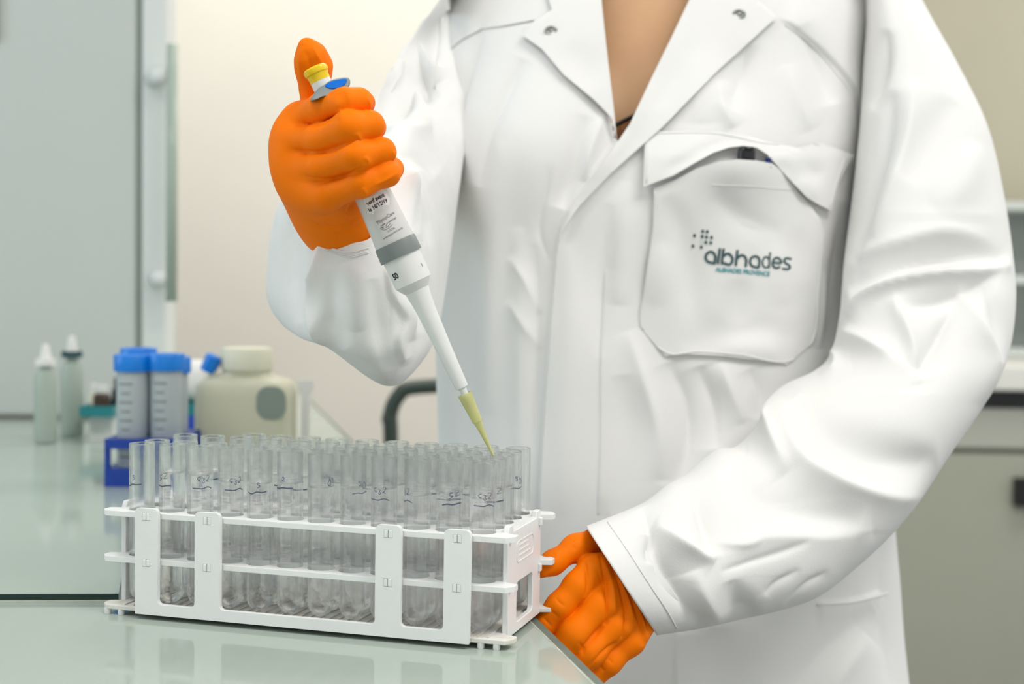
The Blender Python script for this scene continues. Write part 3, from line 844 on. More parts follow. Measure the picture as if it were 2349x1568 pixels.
def fold_height(px, py, strokes):
    """height in metres of drawn folds: ('g', width, amp_mm, pts) soft ridge; ('a', w_left, w_right, amp_mm, pts) one-sided fold;
    ('b', radius_x, radius_y, amp_mm, (x, y)) bulge"""
    H = np.zeros(px.shape)
    for s in strokes:
        if s[0] == 'b':
            _, rx_, ry_, a, (x, y) = s
            H += a * np.exp(-((px - x) / rx_) ** 2 - ((py - y) / ry_) ** 2); continue
        P = smooth_line(s[-1])
        wm = max(s[1:-2])
        m = (px > P[:, 0].min() - 3 * wm) & (px < P[:, 0].max() + 3 * wm) & (py > P[:, 1].min() - 3 * wm) & (py < P[:, 1].max() + 3 * wm)
        if not m.any(): continue
        D, S, T = seg_dist(px[m], py[m], P)
        E = np.clip(np.sin(np.pi * np.clip(T, 0, 1)), 0, 1)
        E = (E ** .7) if s[0] in 'gc' else np.minimum(1, E * 4)
        if s[0] == 'c':
            e_ = .3 * s[1]; H[m] += 1.15 * s[2] * E * np.exp(-(np.sqrt(D * D + e_ * e_) - e_) / s[1])
        elif s[0] == 'g':
            H[m] += 1.3 * s[2] * E * np.exp(-(D / (s[1] * (.55 + .6 * E))) ** 2)
        else:
            w = np.where(S > 0, s[2], s[1]); H[m] += s[3] * E * np.exp(-(D / w) ** 2)
    return H * 0.001
def wrinkle(px, py, amp, sc, seed):
    r = np.random.RandomState(seed); H = np.zeros(px.shape)
    for k in range(9):
        a = r.uniform(0, math.pi); f = r.uniform(.6, 1.6) / sc; ph = r.uniform(0, 6.28)
        H += np.sin((px * math.cos(a) + py * math.sin(a)) * f + ph + 1.3 * np.sin((px * math.sin(a) - py * math.cos(a)) * f * .5 + ph))
    return H / 9 * amp * 0.001
def loft_cloth(name, G, strokes, wr, parent, m, closed=True, cap=False):
    """G (levels, around, 3) world points -> cloth mesh with folds pressed along the surface normal"""
    L, N = G.shape[:2]
    du = np.roll(G, -1, 1) - np.roll(G, 1, 1) if closed else np.gradient(G, axis=1)
    dv = np.gradient(G, axis=0)
    nn = np.cross(du, dv); nn /= np.linalg.norm(nn, axis=2)[..., None] + 1e-12
    c = G.mean(axis=1)[:, None, :]
    flip = np.sign(((G - c) * nn).sum(2).mean()); nn *= flip
    px, py, d = PX(G.reshape(-1, 3)); px = px.reshape(L, N); py = py.reshape(L, N)
    view = CAM - G; view /= np.linalg.norm(view, axis=2)[..., None]
    face = np.clip((view * nn).sum(2) * 2.2, 0, 1)
    H = fold_height(px, py, strokes) * face + wrinkle(px, py, *wr)
    G2 = G + nn * H[..., None]
    F = []
    n2 = N if closed else N - 1
    i = np.arange(L - 1)[:, None] * N; j = np.arange(n2)[None, :]; k = (j + 1) % N
    F = np.stack([i + j, i + k, i + N + k, i + N + j], -1).reshape(-1, 4)
    me = bpy.data.meshes.new(name); me.from_pydata(G2.reshape(-1, 3).tolist(), [], F.tolist()); me.update()
    me.polygons.foreach_set('use_smooth', [True] * len(me.polygons))
    fix_normals(me)
    return me, G2

# ------------------------------------------------------------------ person
person = empty('person', (0.10, 1.20, 0.0))
tag(person, 'person in a white lab coat and orange gloves holding a pipette over the tube rack', 'person')
PL = np.array(person.location)
def plink(name, me, m, parent=None):
    """mesh given in world coordinates, hung under the person"""
    me.transform(Matrix.Translation(-Vector(PL)))
    o = link(name, me, parent or person, m)
    return o

def grid_bvh(G_):
    L, N = G_.shape[:2]; i = np.arange(L - 1)[:, None] * N; j = np.arange(N)[None]; k = (j + 1) % N
    F = np.stack([i + j, i + k, i + N + k, i + N + j], -1).reshape(-1, 4)
    return BVHTree.FromPolygons([tuple(v) for v in G_.reshape(-1, 3)], [tuple(f) for f in F.tolist()])
# --- torso of the coat
lev = np.array([  # y, xl, xr, centre depth, depth radius
    (-190, 1180, 1830, 1.215, .075), (-120, 1085, 1950, 1.21, .085), (0, 1030, 2000, 1.205, .098), (150, 1003, 1990, 1.200, .104), (300, 992, 1985, 1.198, .108),
    (450, 992, 1975, 1.198, .110), (700, 998, 1968, 1.195, .108), (950, 1003, 1985, 1.190, .106), (1150, 1010, 2045, 1.185, .110), (1300, 1040, 2062, 1.185, .112),
    (1450, 1050, 2074, 1.185, .114), (1600, 1050, 2090, 1.185, .116), (1900, 1045, 2120, 1.185, .118), (2300, 1040, 2150, 1.185, .118)])
ys = np.concatenate([np.linspace(-190, 1640, 400), np.linspace(1650, 2300, 40)])
def spl(x, xp, fp):
    i = np.clip(np.searchsorted(xp, x) - 1, 0, len(xp) - 2); h = xp[i + 1] - xp[i]; u = (x - xp[i]) / h
    m_ = np.gradient(fp, xp)
    return (2 * u ** 3 - 3 * u ** 2 + 1) * fp[i] + (u ** 3 - 2 * u ** 2 + u) * h * m_[i] + (-2 * u ** 3 + 3 * u ** 2) * fp[i + 1] + (u ** 3 - u ** 2) * h * m_[i + 1]
pr = [spl(ys, lev[:, 0], lev[:, k]) for k in range(1, 5)]
NT = 470
front = np.linspace(math.pi, 0, 360); backs = np.linspace(0, -math.pi, NT - 360 + 2)[1:-1]
tha = np.concatenate([front, backs])
cs, sn = np.cos(tha), np.sin(tha)
ex = np.sign(cs) * np.abs(cs) ** 0.92; ez = np.sign(sn) * np.abs(sn) ** 0.80
gx = ((pr[0] + pr[1]) / 2)[:, None] + ((pr[1] - pr[0]) / 2)[:, None] * ex[None]
gd_ = pr[2][:, None] - pr[3][:, None] * ez[None]
gy = np.repeat(ys[:, None], NT, 1)
G = W(gx.ravel(), gy.ravel(), gd_.ravel()).reshape(len(ys), NT, 3)
TORSO = [
    ('b', 150, 170, 16, (1215, 340)), ('b', 190, 200, 17, (1640, 420)), ('b', 60, 200, -6, (1420, 200)),
    ('a', 3, 150, 5.0, [(1230, 1800), (1240, 1200), (1255, 900), (1270, 700), (1283, 560), (1302, 495), (1350, 425), (1430, 300)]),   # overlapping front edge
    ('c', 12, 5, [(1392, 255), (1370, 310), (1352, 370), (1345, 420)]), ('c', 16, -5, [(1345, 270), (1330, 350), (1305, 430), (1290, 480)]),
    ('c', 14, -6.5, [(1108, 40), (1080, 150), (1050, 270), (1024, 360)]), ('c', 16, -6, [(1205, 140), (1170, 220), (1138, 310), (1112, 430)]),
    ('g', 30, 3, [(1170, 330), (1140, 500), (1125, 700), (1120, 950)]), ('g', 26, -3.5, [(1085, 420), (1068, 700), (1072, 1080)]), ('g', 24, 2.5, [(1192, 520), (1200, 750), (1192, 1080)]),
    ('c', 10, -2.2, [(1228, 560), (1234, 760), (1226, 1040)]), ('c', 6, -2.2, [(1270, 385), (1262, 440), (1246, 500), (1243, 545), (1262, 605)]),
    ('c', 12, 2.2, [(1170, 590), (1205, 640), (1238, 720)]), ('c', 12, 2, [(1165, 690), (1200, 740), (1240, 800)]),
    ('c', 20, -5, [(1715, 100), (1700, 180), (1668, 260)]), ('c', 18, 4.5, [(1640, 190), (1650, 260), (1672, 300)]), ('c', 22, -5.5, [(1835, 60), (1880, 150), (1905, 240)]),
    ('c', 18, 3, [(1800, 150), (1822, 230), (1850, 300)]), ('g', 50, 3, [(1570, 110), (1600, 200), (1600, 290)]),
    ('a', 4, 60, 3.2, [(1975, 330), (1975, 240), (1950, 188), (1900, 125), (1850, 80), (1783, 38)]),  # armhole seam
    ('g', 34, 3, [(1440, 420), (1425, 560), (1420, 700)]), ('g', 24, -2.5, [(1398, 470), (1385, 640), (1378, 820)]),
    ('c', 22, 5, [(1440, 760), (1475, 870), (1506, 980), (1515, 1100)]), ('c', 24, -6.5, [(1535, 830), (1575, 920), (1580, 1020), (1545, 1120)]),
    ('c', 18, 3.5, [(1650, 832), (1672, 890), (1705, 970)]), ('c', 22, -6, [(1605, 840), (1640, 930), (1642, 1030)]), ('c', 22, -3, [(1720, 845), (1745, 900), (1740, 960)]),
    ('g', 30, 2.5, [(1305, 560), (1315, 760), (1302, 950), (1290, 1180)]), ('g', 40, -3, [(1425, 860), (1440, 1000), (1420, 1180)]),
    ('a', 5, 40, 1.2, [(1376, 1180), (1380, 900), (1392, 620)]),
    ('c', 22, -7, [(1935, 460), (1925, 600), (1908, 720), (1890, 810)]), ('c', 16, 4, [(1895, 620), (1892, 720), (1880, 800)]),
    # skirt of the coat below the arm
    ('a', 4, 40, 2.5, [(1872, 1384), (1950, 1378), (2036, 1358)]), ('c', 34, -5, [(2010, 1400), (1900, 1490), (1800, 1600)]), ('c', 30, 5, [(2000, 1460), (1930, 1540), (1880, 1640)]),
    ('c', 26, -5, [(2040, 1220), (2030, 1400), (2050, 1600)]), ('a', 5, 60, 2, [(1552, 1620), (1552, 1440)]), ('g', 60, -5, [(1640, 1440), (1660, 1640)]),
]
tm, TG = loft_cloth('lab_coat', G, TORSO, (0.45, 70, 3), person, M['coat'])
# neck opening
VNECK = np.array([(1356, -400), (1366, -60), (1374, 40), (1384, 140), (1399, 262), (1412, 322), (1424, 326), (1456, 282), (1502, 186), (1550, 88), (1590, 0), (1635, -110), (1710, -400)], float)
def inside(px, py, poly):
    c = np.zeros(px.shape, bool); n = len(poly)
    for i in range(n):
        x0, y0 = poly[i]; x1, y1 = poly[(i + 1) % n]
        m_ = ((y0 > py) != (y1 > py)) & (px < (x1 - x0) * (py - y0) / (y1 - y0 + 1e-12) + x0)
        c ^= m_
    return c
bm = bmesh.new(); bm.from_mesh(tm); bm.faces.ensure_lookup_table()
cen = np.array([f.calc_center_median()[:] for f in bm.faces])
fpx, fpy, fd = PX(cen)
kill = inside(fpx, fpy, VNECK) & (fd < 1.2)
bmesh.ops.delete(bm, geom=[bm.faces[i] for i in np.where(kill)[0]], context='FACES')
bm.to_mesh(tm); bm.free()
full_v = TG.reshape(-1, 3)
L_, N_ = TG.shape[:2]
ii = np.arange(L_ - 1)[:, None] * N_; jj = np.arange(N_)[None]; kk = (jj + 1) % N_
FF = np.stack([ii + jj, ii + kk, ii + N_ + kk, ii + N_ + jj], -1).reshape(-1, 4)
BV = BVHTree.FromPolygons([tuple(v) for v in full_v], [tuple(f) for f in FF.tolist()])
coat = plink('lab_coat', tm, M['coat'])
coat['label'] = 'white cotton lab coat worn open at the neck'
def hang(name, me, m):
    """a part of the coat: mesh given in world coordinates"""
    me.transform(Matrix.Translation(-Vector(PL)))
    return link(name, me, coat, m)
def surf_depth(px, py, bv=None):
    v = RAY(px, py); h = (bv or BV).ray_cast(Vector(CAM), Vector(v))
    if h[0] is None: return 1.12
    return float((np.array(h[0]) - CAM) @ _f)
def patch(name, outline, lift, m, step=11, thick=0.0011, strokes=(), wr=(0, 40, 1), bv=None, smooth_out=True, dens=6, lift_fn=None, slack=None):
    """thick piece of cloth lying on the coat inside a drawn outline"""
    P = np.array(outline, float)
    # resample outline
    Q = []
    for a, b in zip(P, np.roll(P, -1, 0)):
        k = max(1, int(np.hypot(*(b - a)) / dens)); Q += [tuple(a + (b - a) * t / k) for t in range(k)]
    Q = np.array(Q)
    xs = np.arange(P[:, 0].min(), P[:, 0].max(), step); yy = np.arange(P[:, 1].min(), P[:, 1].max(), step)
    gx_, gy_ = np.meshgrid(xs, yy); gx_, gy_ = gx_.ravel(), gy_.ravel()
    ok = inside(gx_, gy_, P)
    D, _, _ = seg_dist(gx_, gy_, np.vstack([Q, Q[:1]])); ok &= D > step * .5
    V2, T2 = cdt([tuple(q) for q in Q], [], list(zip(gx_[ok], gy_[ok])))
    V2 = np.array(V2)
    base = np.array([surf_depth(x, y, bv) for x, y in V2])
    if slack:  # loose cloth does not follow every small fold below it
        A_ = np.column_stack([np.ones(len(V2)), V2[:, 0], V2[:, 1], V2[:, 0] ** 2, V2[:, 1] ** 2, V2[:, 0] * V2[:, 1]])
        co, *_r2 = np.linalg.lstsq(A_ / np.abs(A_).max(0), base, rcond=None)
        base = base * (1 - slack) + slack * ((A_ / np.abs(A_).max(0)) @ co)
    h = np.full(len(V2), lift) + fold_height(V2[:, 0], V2[:, 1], strokes) + wrinkle(V2[:, 0], V2[:, 1], *wr)
    if lift_fn is not None: h = h + lift_fn(V2[:, 0], V2[:, 1])
    F3 = W(V2[:, 0], V2[:, 1], base - h); B3 = F3 + (F3 - CAM) / np.linalg.norm(F3 - CAM, axis=1)[:, None] * thick
    n = len(V2)
    cnt = set()
    for f in T2:
        for k in range(3): cnt.add((f[k], f[(k + 1) % 3]))
    F = [tuple(f) for f in T2] + [tuple(i + n for i in reversed(f)) for f in T2]
    F += [(a, b, b + n, a + n) for (a, b) in cnt if (b, a) not in cnt]
    me = fix_normals(mesh(name, np.vstack([F3, B3]), F, True))
    bvh = BVHTree.FromPolygons([tuple(v) for v in F3], [tuple(f) for f in T2])
    o = hang(name, me, m)
    # the rim of the cloth stays crisp
    bm_ = bmesh.new(); bm_.from_mesh(me)
    for e in bm_.edges: e.smooth = not (len(e.link_faces) == 2 and e.calc_face_angle(0) > 1.0)
    bm_.to_mesh(me); bm_.free()
    return o, bvh
def seam(pts, bv=None, w=0.0005, lift=0.0002, dash=None, m=None, name='seam', n=None):
    P = smooth_line(pts, n or max(8, int(sum(np.hypot(b[0] - a[0], b[1] - a[1]) for a, b in zip(pts[:-1], pts[1:])) / 7)))
    Q = [W(x, y, surf_depth(x, y, bv) - lift) for x, y in P]
    return hang(name, tube_me(Q, w, 6), m or M['seam'])
def on_cloth(name, V2, F2, m, bv=None, lift=0.0006):
    V3 = [W(x, y, surf_depth(x, y, bv) - lift) for x, y in V2]
    return hang(name, mesh(name, V3, F2), m)

# --- lapels and collar
lap_l = [(1340, -140), (1376, -60), (1380, 0), (1386, 60), (1396, 150), (1409, 258), (1415, 322), (1402, 268), (1362, 228), (1292, 170), (1243, 112), (1198, 80), (1226, 46), (1266, 22), (1250, -30), (1235, -140)]
lapel_l, BV_LL = patch('lapel', lap_l, 0.0060, M['coat'], 12, .0016, [('g', 20, 2, [(1395, 150), (1412, 300)]), ('g', 30, -2, [(1300, 100), (1370, 200)])], (0.3, 40, 5), slack=.4)
lapel_l['label'] = 'folded lapel with a dull snap'
lap_r = [(1640, -140), (1600, -50), (1581, 0), (1540, 86), (1491, 186), (1446, 282), (1419, 322), (1368, 398), (1312, 474), (1288, 530), (1330, 470), (1400, 398), (1520, 291), (1640, 168), (1783, 38), (1738, 0), (1715, -60), (1700, -140)]
lapel_r, BV_LR = patch('lapel', lap_r, 0.0062, M['coat'], 12, .0016, [('g', 18, 2.5, [(1500, 180), (1430, 310), (1330, 450)]), ('g', 30, -2, [(1600, 100), (1500, 250)])], (0.3, 40, 6), slack=.4)
lapel_r['label'] = 'long folded lapel with a bright metal snap'
col_l = [(1030, -160), (1245, -160), (1262, -30), (1272, 20), (1232, 44), (1160, 58), (1105, 66), (1060, 90), (1035, 110), (1022, 60)]
patch('yoke', col_l, 0.0016, M['coat'], 13, .0012, [], (0.4, 40, 8))
for (x, y, bv_, r, mt) in ((1264, 70, BV_LL, 15, 'snap'), (1695, 33, BV_LR, 16, 'snap')):
    d = surf_depth(x, y, bv_); k = r * d / FPX
    P0 = W(x, y, d - .0003); nrm = CAM - P0; nrm /= np.linalg.norm(nrm)
    xx_ = np.cross((0, 0, 1), nrm); xx_ /= np.linalg.norm(xx_); zz_ = np.cross(nrm, xx_)
    V, F = lathe([(0, -.0006), (k, -.0006), (k, .0007), (k * .86, .0013), (k * .62, .0011), (k * .56, .0003), (k * .34, .0002), (k * .28, .0009), (0, .0011)], 28)
    V = [P0 + v[0] * xx_ + v[1] * .72 * zz_ + v[2] * nrm for v in V]
    hang('snap_button', fix_normals(mesh('snap', V, F, True)), M['snap'])

# --- breast pocket, flap, lettering
pocket_o = [(1500, 432), (1497, 520), (1480, 640), (1465, 746), (1526, 816), (1580, 812), (1660, 816), (1740, 826), (1806, 836), (1872, 780), (1884, 660), (1893, 540), (1880, 500), (1845, 452), (1810, 405), (1772, 375), (1735, 368), (1690, 365), (1650, 370), (1600, 385), (1550, 412)]
POCK = [('g', 30, -2.5, [(1530, 450), (1570, 560), (1600, 760)]), ('g', 28, 2.0, [(1520, 560), (1500, 700)]), ('g', 24, -2, [(1640, 440), (1700, 500), (1800, 540)]), ('g', 40, -2.5, [(1560, 790), (1680, 760), (1830, 770)]),
        ('g', 26, 2.5, [(1650, 800), (1740, 795), (1790, 815)]), ('g', 30, 2, [(1780, 560), (1800, 700)]), ('g', 20, -1.5, [(1830, 520), (1850, 640)]), ('g', 30, -2, [(1700, 640), (1690, 740)])]
def bulge_top(x, y): return 0.016 * np.exp(-((x - 1708) / 95) ** 2 - (np.maximum(y - 372, 0) / 80) ** 2)
pocket, BV_P = patch('breast_pocket', pocket_o, 0.0032, M['coat'], 10, .0012, POCK, (0.25, 35, 9), lift_fn=bulge_top, slack=.6)
pocket['label'] = 'breast pocket with printed dark teal logo'
flap_o = [(1480, 302), (1560, 300), (1640, 302), (1700, 306), (1760, 324), (1830, 339), (1880, 326), (1925, 342), (1962, 356), (1945, 380), (1925, 420), (1908, 483), (1880, 470), (1850, 452), (1815, 415), (1785, 382), (1760, 354), (1735, 338), (1705, 334), (1672, 338), (1636, 350), (1600, 370), (1545, 402), (1476, 428)]
def flap_lift(x, y):
    t = np.clip((y - 300) / 60, 0, 1)
    return 0.004 * t + 0.006 * np.exp(-((x - 1705) / 120) ** 2) * t
flap, BV_F = patch('pocket_flap', flap_o, 0.0045, M['coat'], 10, .0014, [('g', 14, -2.5, [(1520, 395), (1600, 355), (1680, 325), (1740, 330)]), ('g', 16, 3, [(1770, 345), (1820, 380), (1870, 420)]), ('g', 18, -3, [(1790, 372), (1850, 395), (1890, 400)]), ('g', 14, 2, [(1830, 410), (1885, 455)])], (0.3, 30, 12), lift_fn=flap_lift, slack=.5)
flap['label'] = 'rumpled pocket flap'
seam([(1503, 440), (1500, 520), (1484, 640), (1471, 744), (1530, 809), (1600, 806), (1700, 814), (1804, 829), (1866, 776), (1878, 660), (1886, 540)], BV_P)
seam([(1632, 424), (1720, 427), (1822, 436)], BV_P, .0003)
seam([(1484, 308), (1483, 420)], BV_F, .0005); seam([(1938, 362), (1918, 420), (1904, 474)], BV_F, .0005)
seam([(1486, 306), (1640, 306), (1760, 329), (1880, 331)], BV_F, .0005)
# logo: dots, hand-drawn round letters, second line in the built-in face
def dots(cs_, r, m, name, ring=None):
    parts = []
    for x, y in cs_:
        if ring:
            a = circle(x, y, r, 18); V2 = a + circle(x, y, r - ring, 18); parts.append((V2, [(i, (i + 1) % 18, 18 + (i + 1) % 18, 18 + i) for i in range(18)]))
        else:
            V2 = [(x + (u - x) * .92, y + (v - y) * 1.12) for u, v in circle(x, y, r, 18)]; parts.append((V2, [tuple(range(18))]))
    V, F = join_me(parts); return on_cloth(name, V, F, m, BV_P)
def lg(x, y): return (1560 + x * 300 / 2349, 500 + y * 160 / 1253)
dots([lg(*p) for p in ((408, 238), (488, 245), (258, 316), (398, 332), (476, 342), (566, 350), (466, 436), (553, 444), (230, 502), (382, 522))], 3.7, M['logo'], 'logo_dots')
dots([lg(390, 430)], 4.2, M['logo3'], 'logo_dot_outline', 1.0)
LET = {'a1': ([[(640, 815), (560, 800), (490, 775), (460, 710), (480, 640), (545, 602), (605, 625), (635, 690), (630, 750), (622, 815)]], 44),
       'l': ([[(718, 540), (705, 640), (690, 740), (682, 825)]], 44),
       'b': ([[(786, 545), (772, 640), (758, 740), (752, 830)], [(780, 690), (820, 650), (870, 640), (925, 680), (945, 745), (920, 815), (870, 835), (800, 812), (762, 800)]], 44),
       'h': ([[(1035, 570), (1022, 670), (1010, 770), (1003, 858)], [(1020, 740), (1060, 690), (1110, 668), (1165, 690), (1192, 750), (1186, 820), (1180, 878)]], 44),
       'a2': ([[(1425, 885), (1350, 878), (1285, 850), (1258, 785), (1282, 715), (1350, 685), (1405, 705), (1428, 765), (1420, 830), (1416, 885)]], 42),
       'd': ([[(1622, 612), (1612, 700), (1606, 800), (1600, 900)], [(1605, 750), (1570, 700), (1520, 705), (1488, 760), (1488, 835), (1520, 882), (1565, 880), (1602, 845)]], 30),
       'e': ([[(1660, 795), (1740, 802), (1815, 806), (1812, 760), (1780, 722), (1735, 712), (1690, 735), (1664, 795), (1670, 850), (1705, 888), (1755, 893), (1800, 868)]], 40),
       's': ([[(2005, 738), (1950, 722), (1895, 725), (1872, 760), (1890, 800), (1945, 835), (1975, 870), (1960, 908), (1910, 915), (1835, 905)]], 40)}
for nm, (strokes_, w_) in LET.items():
    parts = []
    for st in strokes_:
        P = catmull(np.array([lg(*p) for p in st]), 26); parts.append(ribbon(P, w_ * 300 / 2349))
    V, F = join_me(parts)
    on_cloth('logo_letter', V, F, M['logo'], BV_P, .0006)
V2, F2, w_ = text2d('ALBHADES PROVENCE', True)
a0, a1 = np.array(lg(640, 955)), np.array(lg(1610, 1042)); up_ = np.array([1.3, -10.5])
Vt = [tuple(a0 + (a1 - a0) * (x / w_) + up_ * (y / .72)) for x, y in V2]
on_cloth('logo_line', Vt, F2, M['logo2'], BV_P, .0006)
# --- seams of the coat
seam([(1390, 620), (1380, 800), (1378, 1000), (1372, 1180)], None, .0004)
seam([(1800, 56), (1860, 100), (1915, 165), (1950, 215), (1962, 300)], None, .0005)
seam([(1016, 40), (1000, 160), (992, 320), (994, 460)], None, .0006)
seam([(1874, 1386), (1960, 1380), (2038, 1360)], None, .0008)

# --- sleeve on the right of the picture
NS = 260
def ring_from(Lp, Rp, d, rd, n=NS, e=.9):
    Lp, Rp = np.array(Lp, float), np.array(Rp, float)
    a = np.linspace(math.pi, -math.pi, n, endpoint=False)
    c_, s_ = np.cos(a), np.sin(a)
    c_ = np.sign(c_) * np.abs(c_) ** e; s_ = np.sign(s_) * np.abs(s_) ** e
    m_ = (Lp + Rp) / 2; h_ = (Rp - Lp) / 2
    q = m_ + c_[:, None] * h_
    return q[:, 0], q[:, 1], d - rd * s_
ST = [((1935, -170), (2000, -190), 1.205, .060), ((1975, -60), (2075, -80), 1.195, .064), ((1985, 40), (2132, 28), 1.180, .068), ((1980, 150), (2200, 150), 1.165, .070), ((1972, 290), (2266, 290), 1.150, .074),
      ((1955, 450), (2304, 450), 1.135, .076), ((1936, 600), (2327, 612), 1.115, .076), ((1926, 720), (2330, 700), 1.098, .074), ((1905, 810), (2318, 795), 1.080, .072), ((1868, 850), (2292, 870), 1.062, .070),
      ((1800, 882), (2240, 955), 1.042, .068), ((1765, 915), (2175, 1050), 1.022, .066), ((1735, 975), (2110, 1150), 1.002, .064), ((1688, 1022), (2040, 1232), .985, .062), ((1640, 1032), (1960, 1305), .968, .060),
      ((1575, 1085), (1878, 1368), .948, .056), ((1530, 1112), (1790, 1400), .932, .053), ((1480, 1150), (1710, 1418), .918, .050), ((1425, 1175), (1610, 1440), .903, .046), ((1343, 1207), (1507, 1456), .885, .042)]
rg = [np.stack(ring_from(*s), -1) for s in ST]
SG = catmull(np.array(rg), 300)
SGw = W(SG[..., 0].ravel(), SG[..., 1].ravel(), SG[..., 2].ravel()).reshape(SG.shape)
SLV = [
    ('c', 14, -9, [(2035, 70), (2028, 130), (2012, 190), (1992, 250)]), ('c', 20, -11, [(2050, 210), (2036, 300), (2005, 400), (1965, 520), (1940, 600)]),
    ('c', 22, 7, [(2095, 180), (2085, 300), (2050, 420), (1995, 540)]), ('g', 45, -5, [(2190, 230), (2130, 320), (2085, 420)]), ('g', 40, 4, [(2240, 330), (2200, 420), (2150, 480)]),
    ('c', 16, 6, [(1955, 592), (2000, 572), (2060, 552), (2160, 528), (2235, 540), (2305, 575)]), ('c', 26, -20, [(1945, 665), (2050, 605), (2150, 580), (2240, 580), (2312, 600)]),
    ('c', 14, 13, [(1940, 725), (1990, 675), (2067, 645), (2160, 628), (2250, 618), (2325, 606)]), ('c', 20, -10, [(2315, 615), (2260, 650), (2215, 668), (2140, 692), (2055, 705)]),
    ('c', 18, 8, [(2050, 680), (2075, 740), (2100, 820), (2110, 880)]), ('c', 18, -9, [(2215, 670), (2175, 740), (2135, 805), (2100, 846), (2040, 815)]),
    ('c', 18, 8, [(2212, 650), (2240, 740), (2275, 830), (2262, 930)]), ('c', 16, -6, [(2270, 650), (2292, 740), (2295, 830)]),
    ('c', 10, 7, [(1868, 800), (1900, 800), (1920, 820), (1910, 845), (1878, 858)]), ('c', 20, 9, [(1925, 755), (1985, 788), (2040, 832), (2105, 852)]),
    ('c', 18, 9, [(1775, 890), (1768, 960), (1775, 1030), (1800, 1085)]), ('c', 26, 10, [(1788, 915), (1826, 1045), (1905, 1102), (2010, 1132), (2130, 1142)]),
    ('g', 48, -10, [(1820, 920), (1930, 1010), (2060, 1060), (2150, 1060)]), ('g', 50, -8, [(1670, 1050), (1760, 1130), (1860, 1180), (1970, 1205)]),
    ('c', 24, 5, [(1660, 1250), (1780, 1230), (1900, 1230), (2000, 1215)]),
    ('c', 7, -2.6, [(1650, 1312), (1720, 1288), (1800, 1262), (1860, 1238)]), ('c', 7, -2.2, [(1755, 1365), (1785, 1335), (1835, 1306)]), ('c', 7, 2, [(1640, 1238), (1700, 1252), (1745, 1240)]), ('c', 7, -2, [(1800, 1390), (1850, 1340), (1900, 1310)]),
    ('c', 20, -9, [(1585, 1120), (1622, 1190), (1634, 1275)]), ('c', 16, 9, [(1495, 1200), (1560, 1250), (1640, 1288)]), ('c', 24, -11, [(1502, 1212), (1530, 1290), (1570, 1370), (1605, 1440)]),
    ('c', 12, -6, [(1470, 1165), (1496, 1220), (1494, 1290)]), ('c', 26, 5, [(1590, 1310), (1620, 1380), (1660, 1430)]), ('g', 30, -4, [(1680, 1330), (1700, 1400), (1740, 1420)]),
]
sm, SG2 = loft_cloth('sleeve', SGw, SLV, (0.4, 60, 21), person, M['coat'])
# hem of the cuff turned inwards so the sleeve has thickness
def add_rim(me, G_, inner=0.92, depth_=0.03):
    V = [tuple(v.co) for v in me.vertices]; F = [tuple(p.vertices) for p in me.polygons]
    R = G_[-1]; c = R.mean(0); prev = G_[-12].mean(0); d = c - prev; d /= np.linalg.norm(d)
    N = len(R); base = len(V) - N
    r1 = c + (R - c) * (inner + .04); r2 = c + (R - c) * inner - d * depth_
    k = len(V); V += [tuple(v) for v in r1] + [tuple(v) for v in r2]
    for i in range(N):
        j = (i + 1) % N
        F.append((base + i, base + j, k + j, k + i)); F.append((k + i, k + j, k + N + j, k + N + i))
    me2 = fix_normals(mesh('sleeve', V, F, True)); return me2
sm = add_rim(sm, SG2)
BV_S = grid_bvh(SG2)
sl = hang('sleeve', sm, M['coat']); sl['label'] = 'wide creased sleeve reaching down to the rack'
seam([(1394, 1196), (1440, 1262), (1490, 1340), (1530, 1400), (1552, 1440)], BV_S, .0005, .0003)

